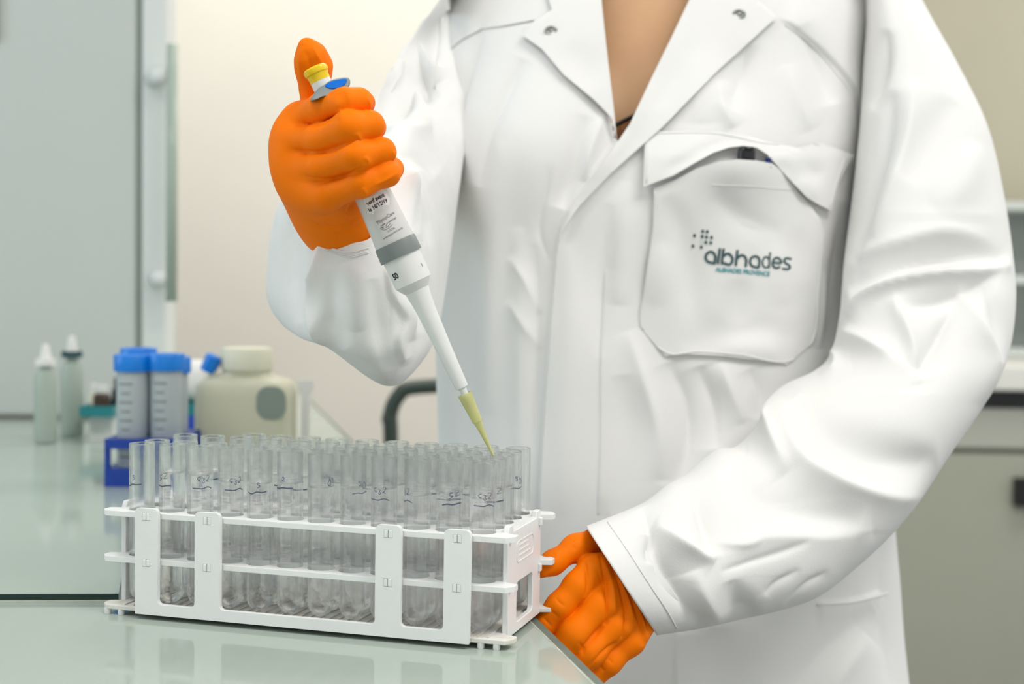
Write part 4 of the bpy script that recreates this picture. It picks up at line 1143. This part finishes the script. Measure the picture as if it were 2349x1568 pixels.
# --- sleeve on the left of the picture
RR = [
    [(728, 500, .846), (741, 544, .834), (798, 558, .828), (848, 549, .830), (868, 505, .842), (880, 450, .856), (872, 390, .866), (840, 350, .872), (790, 355, .872), (738, 420, .862)],
    [(700, 480, .872), (722, 600, .841), (780, 640, .831), (850, 655, .832), (922, 600, .845), (956, 500, .868), (945, 395, .88), (880, 340, .892), (790, 350, .892), (722, 410, .885)],
    [(655, 470, .905), (716, 692, .850), (765, 730, .837), (858, 750, .837), (930, 715, .850), (972, 590, .888), (962, 430, .905), (895, 345, .925), (780, 360, .925), (690, 430, .918)],
    [(622, 540, .940), (680, 748, .888), (755, 792, .855), (868, 828, .846), (945, 780, .862), (988, 650, .925), (980, 460, .945), (905, 345, .965), (780, 370, .965), (672, 440, .955)],
    [(613, 630, .975), (650, 745, .955), (742, 790, .900), (884, 882, .876), (962, 822, .900), (998, 710, .965), (996, 490, .985), (925, 335, 1.005), (800, 370, 1.005), (682, 460, .995)],
    [(625, 640, 1.015), (665, 735, 1.01), (760, 782, .985), (888, 862, .960), (975, 812, .985), (1015, 700, 1.02), (1012, 460, 1.04), (940, 300, 1.055), (825, 350, 1.055), (715, 470, 1.035)],
    [(720, 520, 1.06), (745, 600, 1.065), (810, 680, 1.06), (900, 730, 1.055), (985, 690, 1.06), (1035, 570, 1.08), (1040, 370, 1.10), (975, 240, 1.11), (870, 290, 1.105), (780, 410, 1.085)],
    [(848, 262, 1.10), (850, 350, 1.095), (890, 420, 1.085), (950, 450, 1.085), (1015, 420, 1.10), (1070, 310, 1.13), (1080, 180, 1.15), (1030, 110, 1.155), (950, 130, 1.145), (880, 210, 1.12)],
    [(903, 158, 1.13), (905, 240, 1.12), (930, 300, 1.115), (985, 320, 1.115), (1055, 280, 1.13), (1105, 170, 1.16), (1110, 60, 1.175), (1065, 10, 1.18), (1000, 45, 1.165), (935, 108, 1.145)],
    [(1010, 25, 1.17), (1008, 90, 1.16), (1020, 140, 1.155), (1060, 150, 1.155), (1110, 120, 1.17), (1145, 40, 1.19), (1150, -50, 1.20), (1120, -90, 1.20), (1070, -70, 1.195), (1025, -25, 1.18)]]
rings = np.array([catmull_closed(np.array(r), NS) for r in RR])
QG = catmull(rings, 260)[::-1]
QGw = W(QG[..., 0].ravel(), QG[..., 1].ravel(), QG[..., 2].ravel()).reshape(QG.shape)
QST = [('c', 10, 8, [(744, 545), (732, 610), (716, 690), (730, 760), (745, 800)]), ('g', 34, -5, [(680, 500), (664, 620), (690, 740)]), ('c', 12, 6, [(668, 440), (705, 510), (724, 570)]), ('c', 12, -6, [(698, 445), (720, 495), (738, 545)]),
       ('a', 5, 24, 3, [(924, 840), (914, 782), (926, 732), (897, 671), (884, 610)]), ('g', 30, 2.5, [(800, 600), (815, 680), (820, 760)]), ('g', 26, -2.5, [(768, 620), (760, 730), (790, 800)]), ('g', 26, -3, [(850, 640), (870, 740), (890, 850)]),
       ('c', 14, -6, [(968, 540), (950, 650), (970, 760)]), ('c', 12, 5, [(945, 600), (935, 700), (950, 780)]),
       ('c', 14, -15, [(945, 150), (928, 195), (922, 240), (900, 290)]), ('c', 12, -13, [(935, 100), (950, 150), (985, 205), (1000, 240)]), ('c', 14, 9, [(925, 130), (908, 190), (885, 240)]), ('c', 14, 10, [(960, 90), (985, 150), (1000, 190)]), ('c', 12, -10, [(985, 40), (992, 100), (1000, 160)]),
       ('c', 16, 9, [(870, 290), (920, 300), (990, 290)]), ('c', 18, -11, [(890, 340), (940, 355), (1000, 400)]), ('c', 14, 9, [(925, 380), (960, 430), (990, 500)]), ('c', 14, -12, [(955, 400), (980, 470), (985, 560)])]
qm, QG2 = loft_cloth('sleeve', QGw, QST, (0.4, 55, 33), person, M['coat'])
qm = add_rim(qm, QG2, .93, .02)
BV_Q = grid_bvh(QG2)
ql = hang('sleeve', qm, M['hem_dirt']); ql['label'] = 'wide sleeve with a soiled hem, bunched below the raised hand'
for off_ in (16, 24, 27):
    seam([(744, 548 + off_), (800, 562 + off_), (846, 552 + off_)], BV_Q, .0004, .0003)

# --- body (skin) inside the coat
B = Field((-0.24, 0.84, 0.72), (0.44, 1.36, 1.68), 0.0048)
t_ = B.ellipsoid(W(1480, 560, 1.215), (.140, .086, .30), .02)
B.ellipsoid(W(1500, 60, 1.235), (.140, .066, .080), .05, t_)
B.ellipsoid(W(1315, 330, 1.180), (.060, .060, .066), .018, t_)
B.ellipsoid(W(1560, 330, 1.180), (.060, .060, .066), .018, t_)
B.chain([W(1495, 40, 1.235), W(1490, -170, 1.225), W(1485, -300, 1.215)], [.062, .052, .052], .04, t_)
B.ellipsoid(W(1480, -430, 1.18), (.075, .098, .112), .03, t_)          # rough unseen head above the frame, shaped to shade the neck
B.ellipsoid(W(1480, -300, 1.120), (.046, .052, .050), .03, t_)
B.ellipsoid(W(1480, -410, 1.075), (.012, .018, .02), .012, t_)
B.chain([W(1180, 60, 1.235), W(1080, 110, 1.20), W(960, 400, 1.125), W(885, 620, 1.03), W(840, 600, .95), W(810, 500, .888)], [.045, .030, .020, .026, .026, .018], .012, t_)
B.chain([W(1820, 60, 1.24), W(1960, 110, 1.215), W(2120, 450, 1.16), W(2120, 800, 1.09), W(1880, 1090, 1.00), W(1480, 1340, .905)], [.045, .034, .036, .038, .036, .022], .02, t_)
body = plink('body', B.mesh(t_, 'body', 3), M['skin']); body['label'] = 'bare skin at the open neck'
# dark trimmed top in the neck opening
bodyme = body.data
bodybv = BVHTree.FromPolygons([tuple(np.array(v.co) + PL) for v in bodyme.vertices], [tuple(p.vertices) for p in bodyme.polygons])
camis, BVC = patch('camisole', [(1385, 298), (1412, 287), (1442, 272), (1460, 262), (1470, 350), (1400, 370)], .0012, M['lace'], 8, .001, bv=bodybv)
camis.parent = person
tr_ = seam([(1385, 296), (1412, 286), (1440, 272), (1460, 262)], bodybv, .0016, .0015, m=M['black'], name='camisole_trim'); tr_.parent = camis

# --- gloves
def hand_mesh(name, lo, hi, build, strokes, h=0.0007, it=1):
    f_ = Field(lo, hi, h); S = build(f_); me = f_.mesh(S, name, it)
    n = len(me.vertices); co = np.empty(n * 3); no = np.empty(n * 3)
    me.vertices.foreach_get('co', co); me.vertex_normals.foreach_get('vector', no)
    co = co.reshape(-1, 3); no = no.reshape(-1, 3)
    px, py, d = PX(co); v = CAM - co; v /= np.linalg.norm(v, axis=1)[:, None]
    H = fold_height(px, py, strokes) * np.clip((v * no).sum(1) * 3, 0, 1)
    me.vertices.foreach_set('co', (co + no * H[:, None]).ravel()); me.update()
    return me
def kpx(r, d): return r * d / FPX
def pts_of(lst):
    return [W(x, y, d) for x, y, d, r in lst], [kpx(r, d) for x, y, d, r in lst]
def box_of(lists, pad=.012):
    P = np.array([W(x, y, d) for l in lists for x, y, d, r in l]); R = max(kpx(r, d) for l in lists for x, y, d, r in l)
    return P.min(0) - R - pad, P.max(0) + R + pad
# raised hand closed round the pipette
FI = dict(
    index=[(692, 268, .812, 32), (742, 251, .790, 36), (790, 233, .774, 29), (824, 231, .780, 26), (833, 236, .800, 23), (812, 244, .812, 20)],
    middle=[(668, 318, .810, 32), (735, 321, .786, 34), (802, 293, .768, 37), (848, 288, .776, 31), (856, 292, .799, 25), (826, 296, .812, 21)],
    ring=[(674, 377, .810, 33), (738, 383, .787, 33), (817, 358, .769, 35), (876, 347, .778, 28), (880, 350, .799, 25), (846, 352, .812, 21)],
    pinky=[(692, 436, .812, 36), (752, 446, .792, 35), (830, 419, .774, 31), (888, 398, .779, 27), (900, 387, .788, 22), (884, 386, .806, 19)])
META = [[(775, 500, .850, 62), (695, 276, .812, 36)], [(775, 500, .850, 62), (672, 318, .811, 38)], [(778, 500, .848, 60), (674, 374, .810, 40)], [(785, 495, .846, 56), (696, 426, .812, 40)], [(800, 492, .838, 50), (742, 442, .800, 42)]]
PALM = [[(700, 330, .826, 40), (760, 470, .842, 55)], [(740, 300, .838, 36), (790, 460, .846, 46)]]
WRIST = [(776, 480, .850, 58), (796, 486, .876, 50), (812, 480, .905, 46)]
THUMB = [(735, 330, .842, 36), (722, 250, .832, 30), (722, 200, .822, 31), (719, 152, .816, 39), (711, 122, .811, 29), (702, 102, .808, 11)]
def build_fist(f):
    palm = f.new()
    for m_ in META + PALM:
        p, r = pts_of(m_); f.chain(p, r, .020, palm)
    p, r = pts_of(WRIST); f.chain(p, r, .014, palm)
    fing = f.new()
    for k in ('index', 'middle', 'ring', 'pinky'):
        p, r = pts_of(FI[k]); fing = smin(fing, f.chain(p, r, .005), .0005)
    S = smin(palm, fing, .005)
    p, r = pts_of(THUMB); S = smin(S, f.chain(p, r, .006), .006)
    return S
FIST = [('c', 3, -1.2, [(658, 280), (696, 286), (735, 283), (762, 272), (784, 259)]), ('c', 3, -1.2, [(664, 340), (702, 347), (750, 347), (785, 334), (816, 322)]),
        ('c', 3, -1.2, [(688, 402), (732, 410), (770, 409), (810, 394), (845, 377)]), 
        ('c', 4, 1.0, [(776, 250), (784, 262), (772, 274)]), ('c', 4, 1.2, [(818, 304), (824, 320), (806, 332)]), ('c', 4, 1.2, [(838, 358), (844, 374), (826, 390)]), ('c', 4, 1.2, [(832, 430), (838, 444), (822, 452)]),
        ('c', 3.5, -1.0, [(744, 512), (768, 520), (800, 512), (822, 498)]), ('c', 3.5, -1.0, [(712, 504), (740, 519), (775, 523)]), ('c', 5, -1.2, [(795, 492), (808, 470), (834, 448)]), ('c', 3.5, -.8, [(770, 532), (800, 528), (828, 515)]),
        ('c', 3, 0.8, [(842, 222), (848, 240), (846, 256)]), ('c', 3, 0.8, [(900, 344), (905, 358), (900, 368)]), ('c', 4, 1.0, [(858, 424), (885, 412), (914, 396)]),
        ('c', 5, 1.0, [(692, 106), (688, 140), (692, 190)]), ('c', 8, -1.0, [(700, 115), (712, 150), (705, 185)]), ('c', 5, 1.0, [(716, 100), (724, 122), (740, 150)]), ('g', 20, -1.4, [(755, 212), (775, 218), (795, 212)])]
lo, hi = box_of(list(FI.values()) + META + [WRIST, THUMB], .004)
gm = hand_mesh('glove', lo, hi, build_fist, FIST)
g1o = plink('glove', gm, M['glove']); g1o['label'] = 'orange nitrile glove on the raised hand closed round the pipette'

# lower hand steadying the end of the rack
F2 = dict(
    thumb=[(1450, 1275, .905, 30), (1378, 1234, .886, 28), (1320, 1256, .874, 28), (1268, 1290, .863, 25), (1242, 1306, .857, 19)],
    index=[(1395, 1300, .872, 32), (1362, 1308, .866, 34), (1326, 1345, .860, 32), (1284, 1390, .856, 29), (1250, 1430, .858, 27), (1232, 1465, .864, 21)],
    middle=[(1414, 1348, .868, 34), (1378, 1388, .858, 35), (1318, 1456, .851, 34), (1282, 1500, .852, 31), (1262, 1535, .858, 24)],
    ring=[(1442, 1388, .868, 34), (1412, 1432, .860, 34), (1352, 1496, .853, 33), (1312, 1534, .854, 30), (1292, 1565, .860, 24)],
    pinky=[(1468, 1420, .872, 31), (1446, 1468, .866, 31), (1394, 1518, .861, 28), (1358, 1548, .862, 26), (1338, 1575, .866, 22)])
META2 = [[(1480, 1335, .892, 50), (1384, 1306, .872, 30)], [(1484, 1340, .890, 54), (1405, 1352, .867, 38)], [(1488, 1356, .890, 52), (1432, 1396, .867, 39)], [(1494, 1375, .892, 48), (1462, 1430, .872, 36)]]
WR2 = [(1480, 1345, .893, 78), (1530, 1330, .91, 78)]
def build_open(f):
    palm = f.new()
    for m_ in META2 + [WR2]:
        p, r = pts_of(m_); f.chain(p, r, .012, palm)
    fing = f.new()
    for k in ('index', 'middle', 'ring', 'pinky'):
        p, r = pts_of(F2[k]); fing = smin(fing, f.chain(p, r, .006), .0010)
    S = smin(palm, fing, .006)
    p, r = pts_of(F2['thumb']); S = smin(S, f.chain(p, r, .006), .0018)
    return S
OPEN = [('c', 3.5, -1.6, [(1340, 1285), (1346, 1315), (1348, 1345), (1342, 1370)]), ('c', 4, -1.8, [(1375, 1265), (1386, 1320), (1394, 1380), (1392, 1420), (1384, 1432)]), ('c', 4, -2.0, [(1400, 1290), (1424, 1350), (1436, 1410), (1430, 1455), (1418, 1470)]),
        ('c', 4, -1.8, [(1425, 1320), (1452, 1380), (1472, 1440), (1474, 1482)]), ('c', 4, -1.4, [(1440, 1340), (1475, 1400), (1490, 1460)]), ('c', 5, 1.2, [(1380, 1275), (1404, 1340), (1412, 1420)]), ('c', 5, 1.2, [(1412, 1310), (1440, 1370), (1456, 1440)]), ('c', 4, 1.0, [(1448, 1360), (1476, 1420), (1484, 1470)]),
        ('c', 4, -1.6, [(1388, 1425), (1360, 1460), (1330, 1495)]), ('c', 4, -1.6, [(1424, 1468), (1390, 1490), (1350, 1530)]), ('c', 4, -1.0, [(1368, 1300), (1392, 1370), (1398, 1420)]),
        ('c', 3, -.55, [(1298, 1392), (1284, 1382), (1274, 1368)]), ('c', 3, -.55, [(1284, 1418), (1268, 1404), (1258, 1394)]), ('c', 3, -.55, [(1268, 1440), (1254, 1424), (1244, 1414)]), ('c', 3, -.5, [(1326, 1470), (1338, 1488), (1336, 1504)]),
        ('c', 3, -.55, [(1256, 1282), (1264, 1276), (1272, 1284)]), ('c', 3, -.45, [(1264, 1268), (1276, 1272)]), ('c', 3, -.45, [(1312, 1248), (1322, 1262)]), ('c', 3, -.45, [(1392, 1506), (1406, 1522)]), ('c', 3, -.45, [(1372, 1522), (1388, 1540)])]
lo, hi = box_of(list(F2.values()) + META2 + [WR2], .004)
gm = hand_mesh('glove', lo, hi, build_open, OPEN)
g2o = plink('glove', gm, M['glove']); g2o['label'] = 'orange nitrile glove on the hand resting by the end of the rack'

# pens in the breast pocket
def pen(px0, px1, py0, py1, d, m, name, label, lean=0):
    root = empty(name, tuple(W((px0 + px1) / 2, py1, d)))
    tag(root, label, 'pen')
    R0 = np.array(root.location); c = (px0 + px1) / 2; hw = (px1 - px0) / 2 * d / FPX
    up = W(c + lean, py0, d) - W(c, py1, d); L = np.linalg.norm(up); up /= L
    x_ = _r - up * (_r @ up); x_ /= np.linalg.norm(x_); y_ = np.cross(up, x_)
    def add(nm, prof, sx, sy, oy, z, mt):
        V, F = lathe(prof, 20); V = [v[0] * sx * x_ + (v[1] * sy + oy) * y_ + (v[2] + z) * up for v in V]
        o = link(nm, fix_normals(mesh(nm, V, F)), root, mt); autosmooth(o, 40); return o
    add('cap', [(0, -.003), (hw, -.003), (hw, L - .004), (hw * .9, L - .0006), (hw * .8, L), (0, L)], 1, .75, 0, 0, m)
    V, F = [], []
    bx_ = [(-hw * .42, hw * .42, -hw * 1.05, -hw * .6, .002, L - .0015), (-hw * .42, hw * .42, -hw * 1.05, 0, L - .004, L - .0015)]
    me_ = multibox_me(bx_); 
    for v in me_.vertices:
        q = v.co.x * x_ - v.co.y * -1 * y_ * 1.0 + v.co.z * up; v.co = Vector(q)
    link('clip', fix_normals(me_), root, m)
    return root
dpen = surf_depth(1711, 372) - .0105
pen(1691, 1732, 337, 372, dpen, M['black'], 'marker_pen', 'black capped pen sticking out of the breast pocket', 2)
pen(1755, 1770, 362, 376, dpen + .006, M['blue_pen'], 'ballpoint_pen', 'navy blue pen almost hidden in the breast pocket', 0)

# ------------------------------------------------------------------ things on the far bench
ZT = TZ + th                                     # top of the loose glass sheet
def base_at(px, py, z=TZ):
    return on_plane(px, py, z)
def place(name, p, label, cat, group=None):
    o = empty(name, (float(p[0]), float(p[1]), float(p[2]))); tag(o, label, cat, group); return o
FD = 1.36
def far(px, py, d): return W(px, py, d)
# blue two-tier rack and its capped centrifuge tubes
b0_ = base_at(345, 1118, TZ); bd = float((b0_ - CAM) @ _f)
kf = bd / FPX
br = place('tube_stand', b0_, 'dark blue two-tier stand holding blue-capped tubes behind the test tube rack', 'rack')
def bxy(px): return (px - 345) * kf
zt_ = lambda py: W(345, py, bd)[2] - TZ
tubes_pos = [(bxy(305), -.002), (bxy(381), 0.0), (bxy(293), .038), (bxy(372), .040)]
outer = [(bxy(258), -.026), (bxy(424), -.026), (bxy(424), .066), (bxy(258), .066)]
for nm, py0, py1 in (('upper_tier', 1022, 1000), ('lower_tier', 1112, 1066)):
    me = plate_me(outer, [circle(x, y, .0158, 24) for x, y in tubes_pos] if nm == 'upper_tier' else [circle(x, y, .0158, 24) for x, y in tubes_pos], zt_(py1) - zt_(py0))
    o = link(nm, me, br, M['rack_blue']); o.location.z = zt_(py0) if nm == 'upper_tier' else 0.002; bevel(o, .001)
for x, y in ((bxy(262), -.022), (bxy(420), -.022), (bxy(262), .062), (bxy(420), .062)):
    o = link('post', lathe_me([(0, 0), (.003, 0), (.003, zt_(1001)), (0, zt_(1001))], 12, smooth=False), br, M['rack_blue']); o.location = (x, y, 0)
HF = zt_(812)
fal_me = lathe_me([(0, .004), (.004, .004), (.0145, .018), (.0148, HF - .014), (.0148, HF - .002), (.0136, HF - .002), (.0136, .019), (.003, .006), (0, .006)], 36)
cap_me = lathe_me([(0, HF - .0155), (.0172, HF - .0155), (.0175, HF - .0145), (.0175, HF - .001), (.0168, HF), (.012, HF), (.0115, HF - .0008), (0, HF - .0008)], 40)
caplab = ['front left', 'front right', 'rear left', 'rear right']
for i, (x, y) in enumerate(tubes_pos):
    dz = [0, 0.001, .004, -.004][i]
    t = place('centrifuge_tube', b0_ + np.array([x, y, .0 + dz]), 'frosted centrifuge tube with ribbed blue screw cap, %s in the blue stand' % caplab[i], 'tube', 'blue-capped tubes in the blue stand')
    a = link('tube_body', fal_me, t, M['falcon']); autosmooth(a, 40)
    a = link('screw_cap', cap_me, t, M['cap_blue']); autosmooth(a, 40)
    marks = []
    for k in range(9):
        z = .03 + k * .0085; n_ = 7
        w0 = .6 if k % 2 else .9
        V = []; F = []
        for q in range(n_):
            an = -math.pi / 2 - w0 / 2 + w0 * q / (n_ - 1) - .2
            V += [(.01495 * math.cos(an), .01495 * math.sin(an), z), (.01495 * math.cos(an), .01495 * math.sin(an), z + .0016)]
        F = [(2 * q, 2 * q + 2, 2 * q + 3, 2 * q + 1) for q in range(n_ - 1)]; marks.append((V, F))
    V, F = join_me(marks); link('graduation', mesh('graduation', V, F), t, M['pip_grey'])
    liqm = lathe_me([(0, .0065), (.0030, .0065), (.0133, .0195), (.0133, .028), (0, .028)], 30)
    link('blue_content', liqm, t, M['blue_box'])
# jerry can
j0 = base_at(565, 1085, TZ); jd = float((j0 - CAM) @ _f); kj = jd / FPX
jc = place('plastic_can', j0, 'squat milky plastic can with wide cream neck cap on the bench', 'can')
zj = lambda py: W(565, py, jd)[2] - TZ
hw = (672 - 455) / 2 * kj
secs = []
def sq(w, d, z, e=.28, n=48):
    a = [2 * math.pi * i / n for i in range(n)]
    return [(w * math.copysign(abs(math.cos(t)) ** e, math.cos(t)), d * math.copysign(abs(math.sin(t)) ** e, math.sin(t)), z) for t in a]
lv = [(0, 0, .94, .3), (0, .002, .98, .3), (0, .006, 1.0, .3), (0, zj(905), 1.0, .3), (0, zj(880), .97, .32), (0, zj(868), .86, .4), (0, zj(860), .60, .8), (0, zj(852), .50, 1.0), (0, zj(845), .50, 1.0)]
V, F = [], []
for (_, z, s, e) in lv: V += sq(hw * s, hw * .75 * s if e < .9 else hw * s, z, e)
for k in range(len(lv) - 1):
    for i in range(48):
        q = (i + 1) % 48; F.append((k * 48 + i, k * 48 + q, k * 48 + 48 + q, k * 48 + 48 + i))
F.append(tuple(range(47, -1, -1))); F.append(tuple((len(lv) - 1) * 48 + i for i in range(48)))
o = link('can_body', fix_normals(mesh('can', V, F, True)), jc, M['can']); autosmooth(o, 50)
o = link('neck_cap', lathe_me([(0, zj(846)), (hw * .54, zj(846)), (hw * .55, zj(840)), (hw * .54, zj(802)), (hw * .50, zj(796)), (0, zj(796))], 40), jc, M['can_cap']); autosmooth(o, 40)
o = link('content_patch', plate_me(rrect(hw * .34, hw * .95, zj(952), zj(878), .012, 6), [], .0008), jc, M['can_liquid']); o.rotation_euler = (math.radians(90), 0, 0); o.location.y = -hw * .752  # dark content seen through the can, laid on as a flat patch
o = link('side_spigot', lathe_me([(0, -.010), (.008, -.010), (.0085, 0), (.0085, .006), (.006, .008), (0, .008)], 20), jc, M['cap_blue']); o.location = (-hw * .70, -.01, zj(830)); o.rotation_euler = (0, math.radians(25), 0); autosmooth(o)
o = link('spigot_stem', tube_me([(-hw * .70, -.01, zj(840)), (-hw * .66, -.008, zj(872))], .005, 12), jc, M['can_cap'])
# small white wash cup beside it
wpx = base_at(682, 985, TZ)
wcup = place('small_white_tag', j0 + np.array([hw + .012, .0, 0.0]), 'small upright white plastic holder right beside the milky can', 'holder')
link('stem', multibox_me([(-.004, .004, -.004, .004, .004, zj(890))]), wcup, M['paper']); link('plate', multibox_me([(-.008, .008, -.003, .003, zj(890), zj(868))]), wcup, M['paper']); link('base', multibox_me([(-.011, .011, -.012, .012, 0, .004)]), wcup, M['paper'])
# teal tray with dark items, seen left of the capped tubes
tb = base_at(232, 1010, ZT); td = float((tb - CAM) @ _f); kt = td / FPX
zt2 = lambda py: W(232, py, td)[2] - ZT
ty = place('teal_tray_stand', tb, 'teal tray on a pale stand left of the blue-capped tubes', 'tray')
hwt = 38 * kt
link('stand', multibox_me([(-hwt * .7, hwt * .7, .0, .05, 0, zt2(953))]), ty, M['frame'])
link('tray', multibox_me([(-hwt, hwt, -.02, .08, zt2(952), zt2(948)), (-hwt, hwt, -.02, -.017, zt2(948), zt2(928)), (-hwt, hwt, .077, .08, zt2(948), zt2(928)), (-hwt, -hwt + .003, -.017, .077, zt2(948), zt2(928)), (hwt - .003, hwt, -.017, .077, zt2(948), zt2(928))]), ty, M['teal'])
for i, (px_, py_, r_, mt, nm, lb) in enumerate([(222, 905, 20, 'brown', 'brown_bottle', 'low dark brown bottle lying in the teal tray'), (250, 890, 16, 'black', 'black_cap_jar', 'small black-topped jar standing in the teal tray'), (203, 900, 10, 'can_cap', 'cream_vial', 'cream vial at the left end of the teal tray')]):
    p = tb + np.array([(px_ - 232) * kt, .02 + .02 * (i % 2), zt2(948) + .0005]); r_ = r_ * kt; h_ = W(px_, py_ - 18, td)[2] - ZT - zt2(948)
    v_ = place(nm, p, lb, 'bottle')
    o = link('body', lathe_me([(0, 0), (r_, 0), (r_, h_ * .6), (r_ * .6, h_ * .72), (0, h_ * .72)], 24), v_, M[mt]); autosmooth(o)
    o = link('cap', lathe_me([(0, h_ * .721), (r_ * .65, h_ * .721), (r_ * .65, h_), (0, h_)], 24), v_, M['paper'] if i != 1 else M['black']); autosmooth(o)
# blue and teal carton with a white roll on it, between the capped tubes and the can
cb_ = base_at(437, 1040, TZ); cd = float((cb_ - CAM) @ _f); kc = cd / FPX
zc_ = lambda py: W(437, py, cd)[2] - TZ
ca_ = place('reagent_carton', cb_, 'blue carton with a teal top band behind the blue-capped tubes', 'carton')
link('carton_body', multibox_me([(-34 * kc, 18 * kc, 0, .05, 0, zc_(952))]), ca_, M['blue_box']); link('teal_band', multibox_me([(-34 * kc, 18 * kc, 0, .05, zc_(951.8), zc_(925))]), ca_, M['teal'])
rl = place('paper_roll', cb_ + np.array([0, .025, zc_(925)]), 'white paper roll on top of the blue carton', 'roll')
V, F = lathe([(.006, -20 * kc), (.024, -20 * kc), (.024, 24 * kc), (.006, 24 * kc)], 32, True)
zr_ = .0242
o = link('roll', fix_normals(mesh('roll', [(v[2], v[0], v[1] + zr_) for v in V], F)), rl, M['paper']); autosmooth(o)
V, F = lathe([(.0050, -21 * kc), (.0059, -21 * kc), (.0059, 25 * kc), (.0050, 25 * kc)], 24, True)
o = link('core', fix_normals(mesh('core', [(v[2], v[0], v[1] + zr_) for v in V], F)), rl, M['can_cap']); autosmooth(o)

# bottle standing far left whose blurred blue label shows
for i, (px_, py_, h_, cap_, lb) in enumerate([(165, 1000, 1.0, 'logo', 'tall clear wash bottle with a dark blue collar near the pale cabinet'), (105, 1015, .92, 'paper', 'short white-capped clear bottle near the pale cabinet')]):
    p = base_at(px_, py_, ZT); dd = float((p - CAM) @ _f); k_ = dd / FPX
    v_ = place('wash_bottle', p, lb, 'bottle', None)
    H_ = (py_ - 790) * k_ * h_
    r_ = 26 * k_
    o = link('body', lathe_me([(0, .001), (r_ * .95, .001), (r_, .004), (r_, H_ * .70), (r_ * .75, H_ * .80), (r_ * .5, H_ * .82), (r_ * .5, H_ * .86), (0, H_ * .86)], 32), v_, M['slab']); autosmooth(o)
    o = link('collar', lathe_me([(0, H_ * .861), (r_ * .9, H_ * .861), (r_ * .9, H_ * .93), (0, H_ * .93)], 32), v_, M[cap_]); autosmooth(o)
    o = link('nozzle', lathe_me([(0, H_ * .931), (r_ * .5, H_ * .931), (r_ * .3, H_ * 1.08), (0, H_ * 1.1)], 24), v_, M['paper']); autosmooth(o)

# ------------------------------------------------------------------ chair behind the person
CD = 2.05
cl = W(893, 880, CD); ch = empty('tubular_chair', (float(cl[0]) + .20, CD, 0.0)); tag(ch, 'chair with a dark steel tube frame standing behind the person', 'chair')
zc = float(cl[2]) - .004
xl_ = -.20; zb = 0.0
def hoop(y0):
    pts = [(xl_ + .03, y0, 0.011), (xl_ + .012, y0, .40), (xl_ + .003, y0, zc - .09), (xl_, y0, zc - .05), (xl_ + .012, y0, zc - .015), (xl_ + .045, y0, zc), (.0, y0, zc + .004), (.155, y0, zc), (.188, y0, zc - .015), (.20, y0, zc - .05), (.197, y0, zc - .09), (.188, y0, .40), (.17, y0, 0.011)]
    return catmull(np.array(pts), 90)
link('back_frame', tube_me(hoop(0.0), .011, 12), ch, M['chair'])
for x in (xl_ + .025, .175):
    link('leg', tube_me(np.array([(x, .38, .011), (x, .38, .25), (x, .38, .44)]), .011, 12), ch, M['chair'])
    link('seat_rail', tube_me(np.array([(x, .0, .44), (x, .19, .44), (x, .38, .44)]), .010, 12), ch, M['chair'])
me = plate_me(rrect(xl_ + .03, .17, .01, .40, .03), [], .035); o = link('seat', me, ch, M['paper']); o.location.z = .452; bevel(o, .008, 3)
me = plate_me(rrect(xl_ + .03, .17, .60, .84, .03), [], .02); o = link('backrest', me, ch, M['paper'])
o.matrix_local = Matrix(((1, 0, 0, 0), (0, 0, -1, -.005), (0, 1, 0, -.02), (0, 0, 0, 1))); bevel(o, .006, 3)
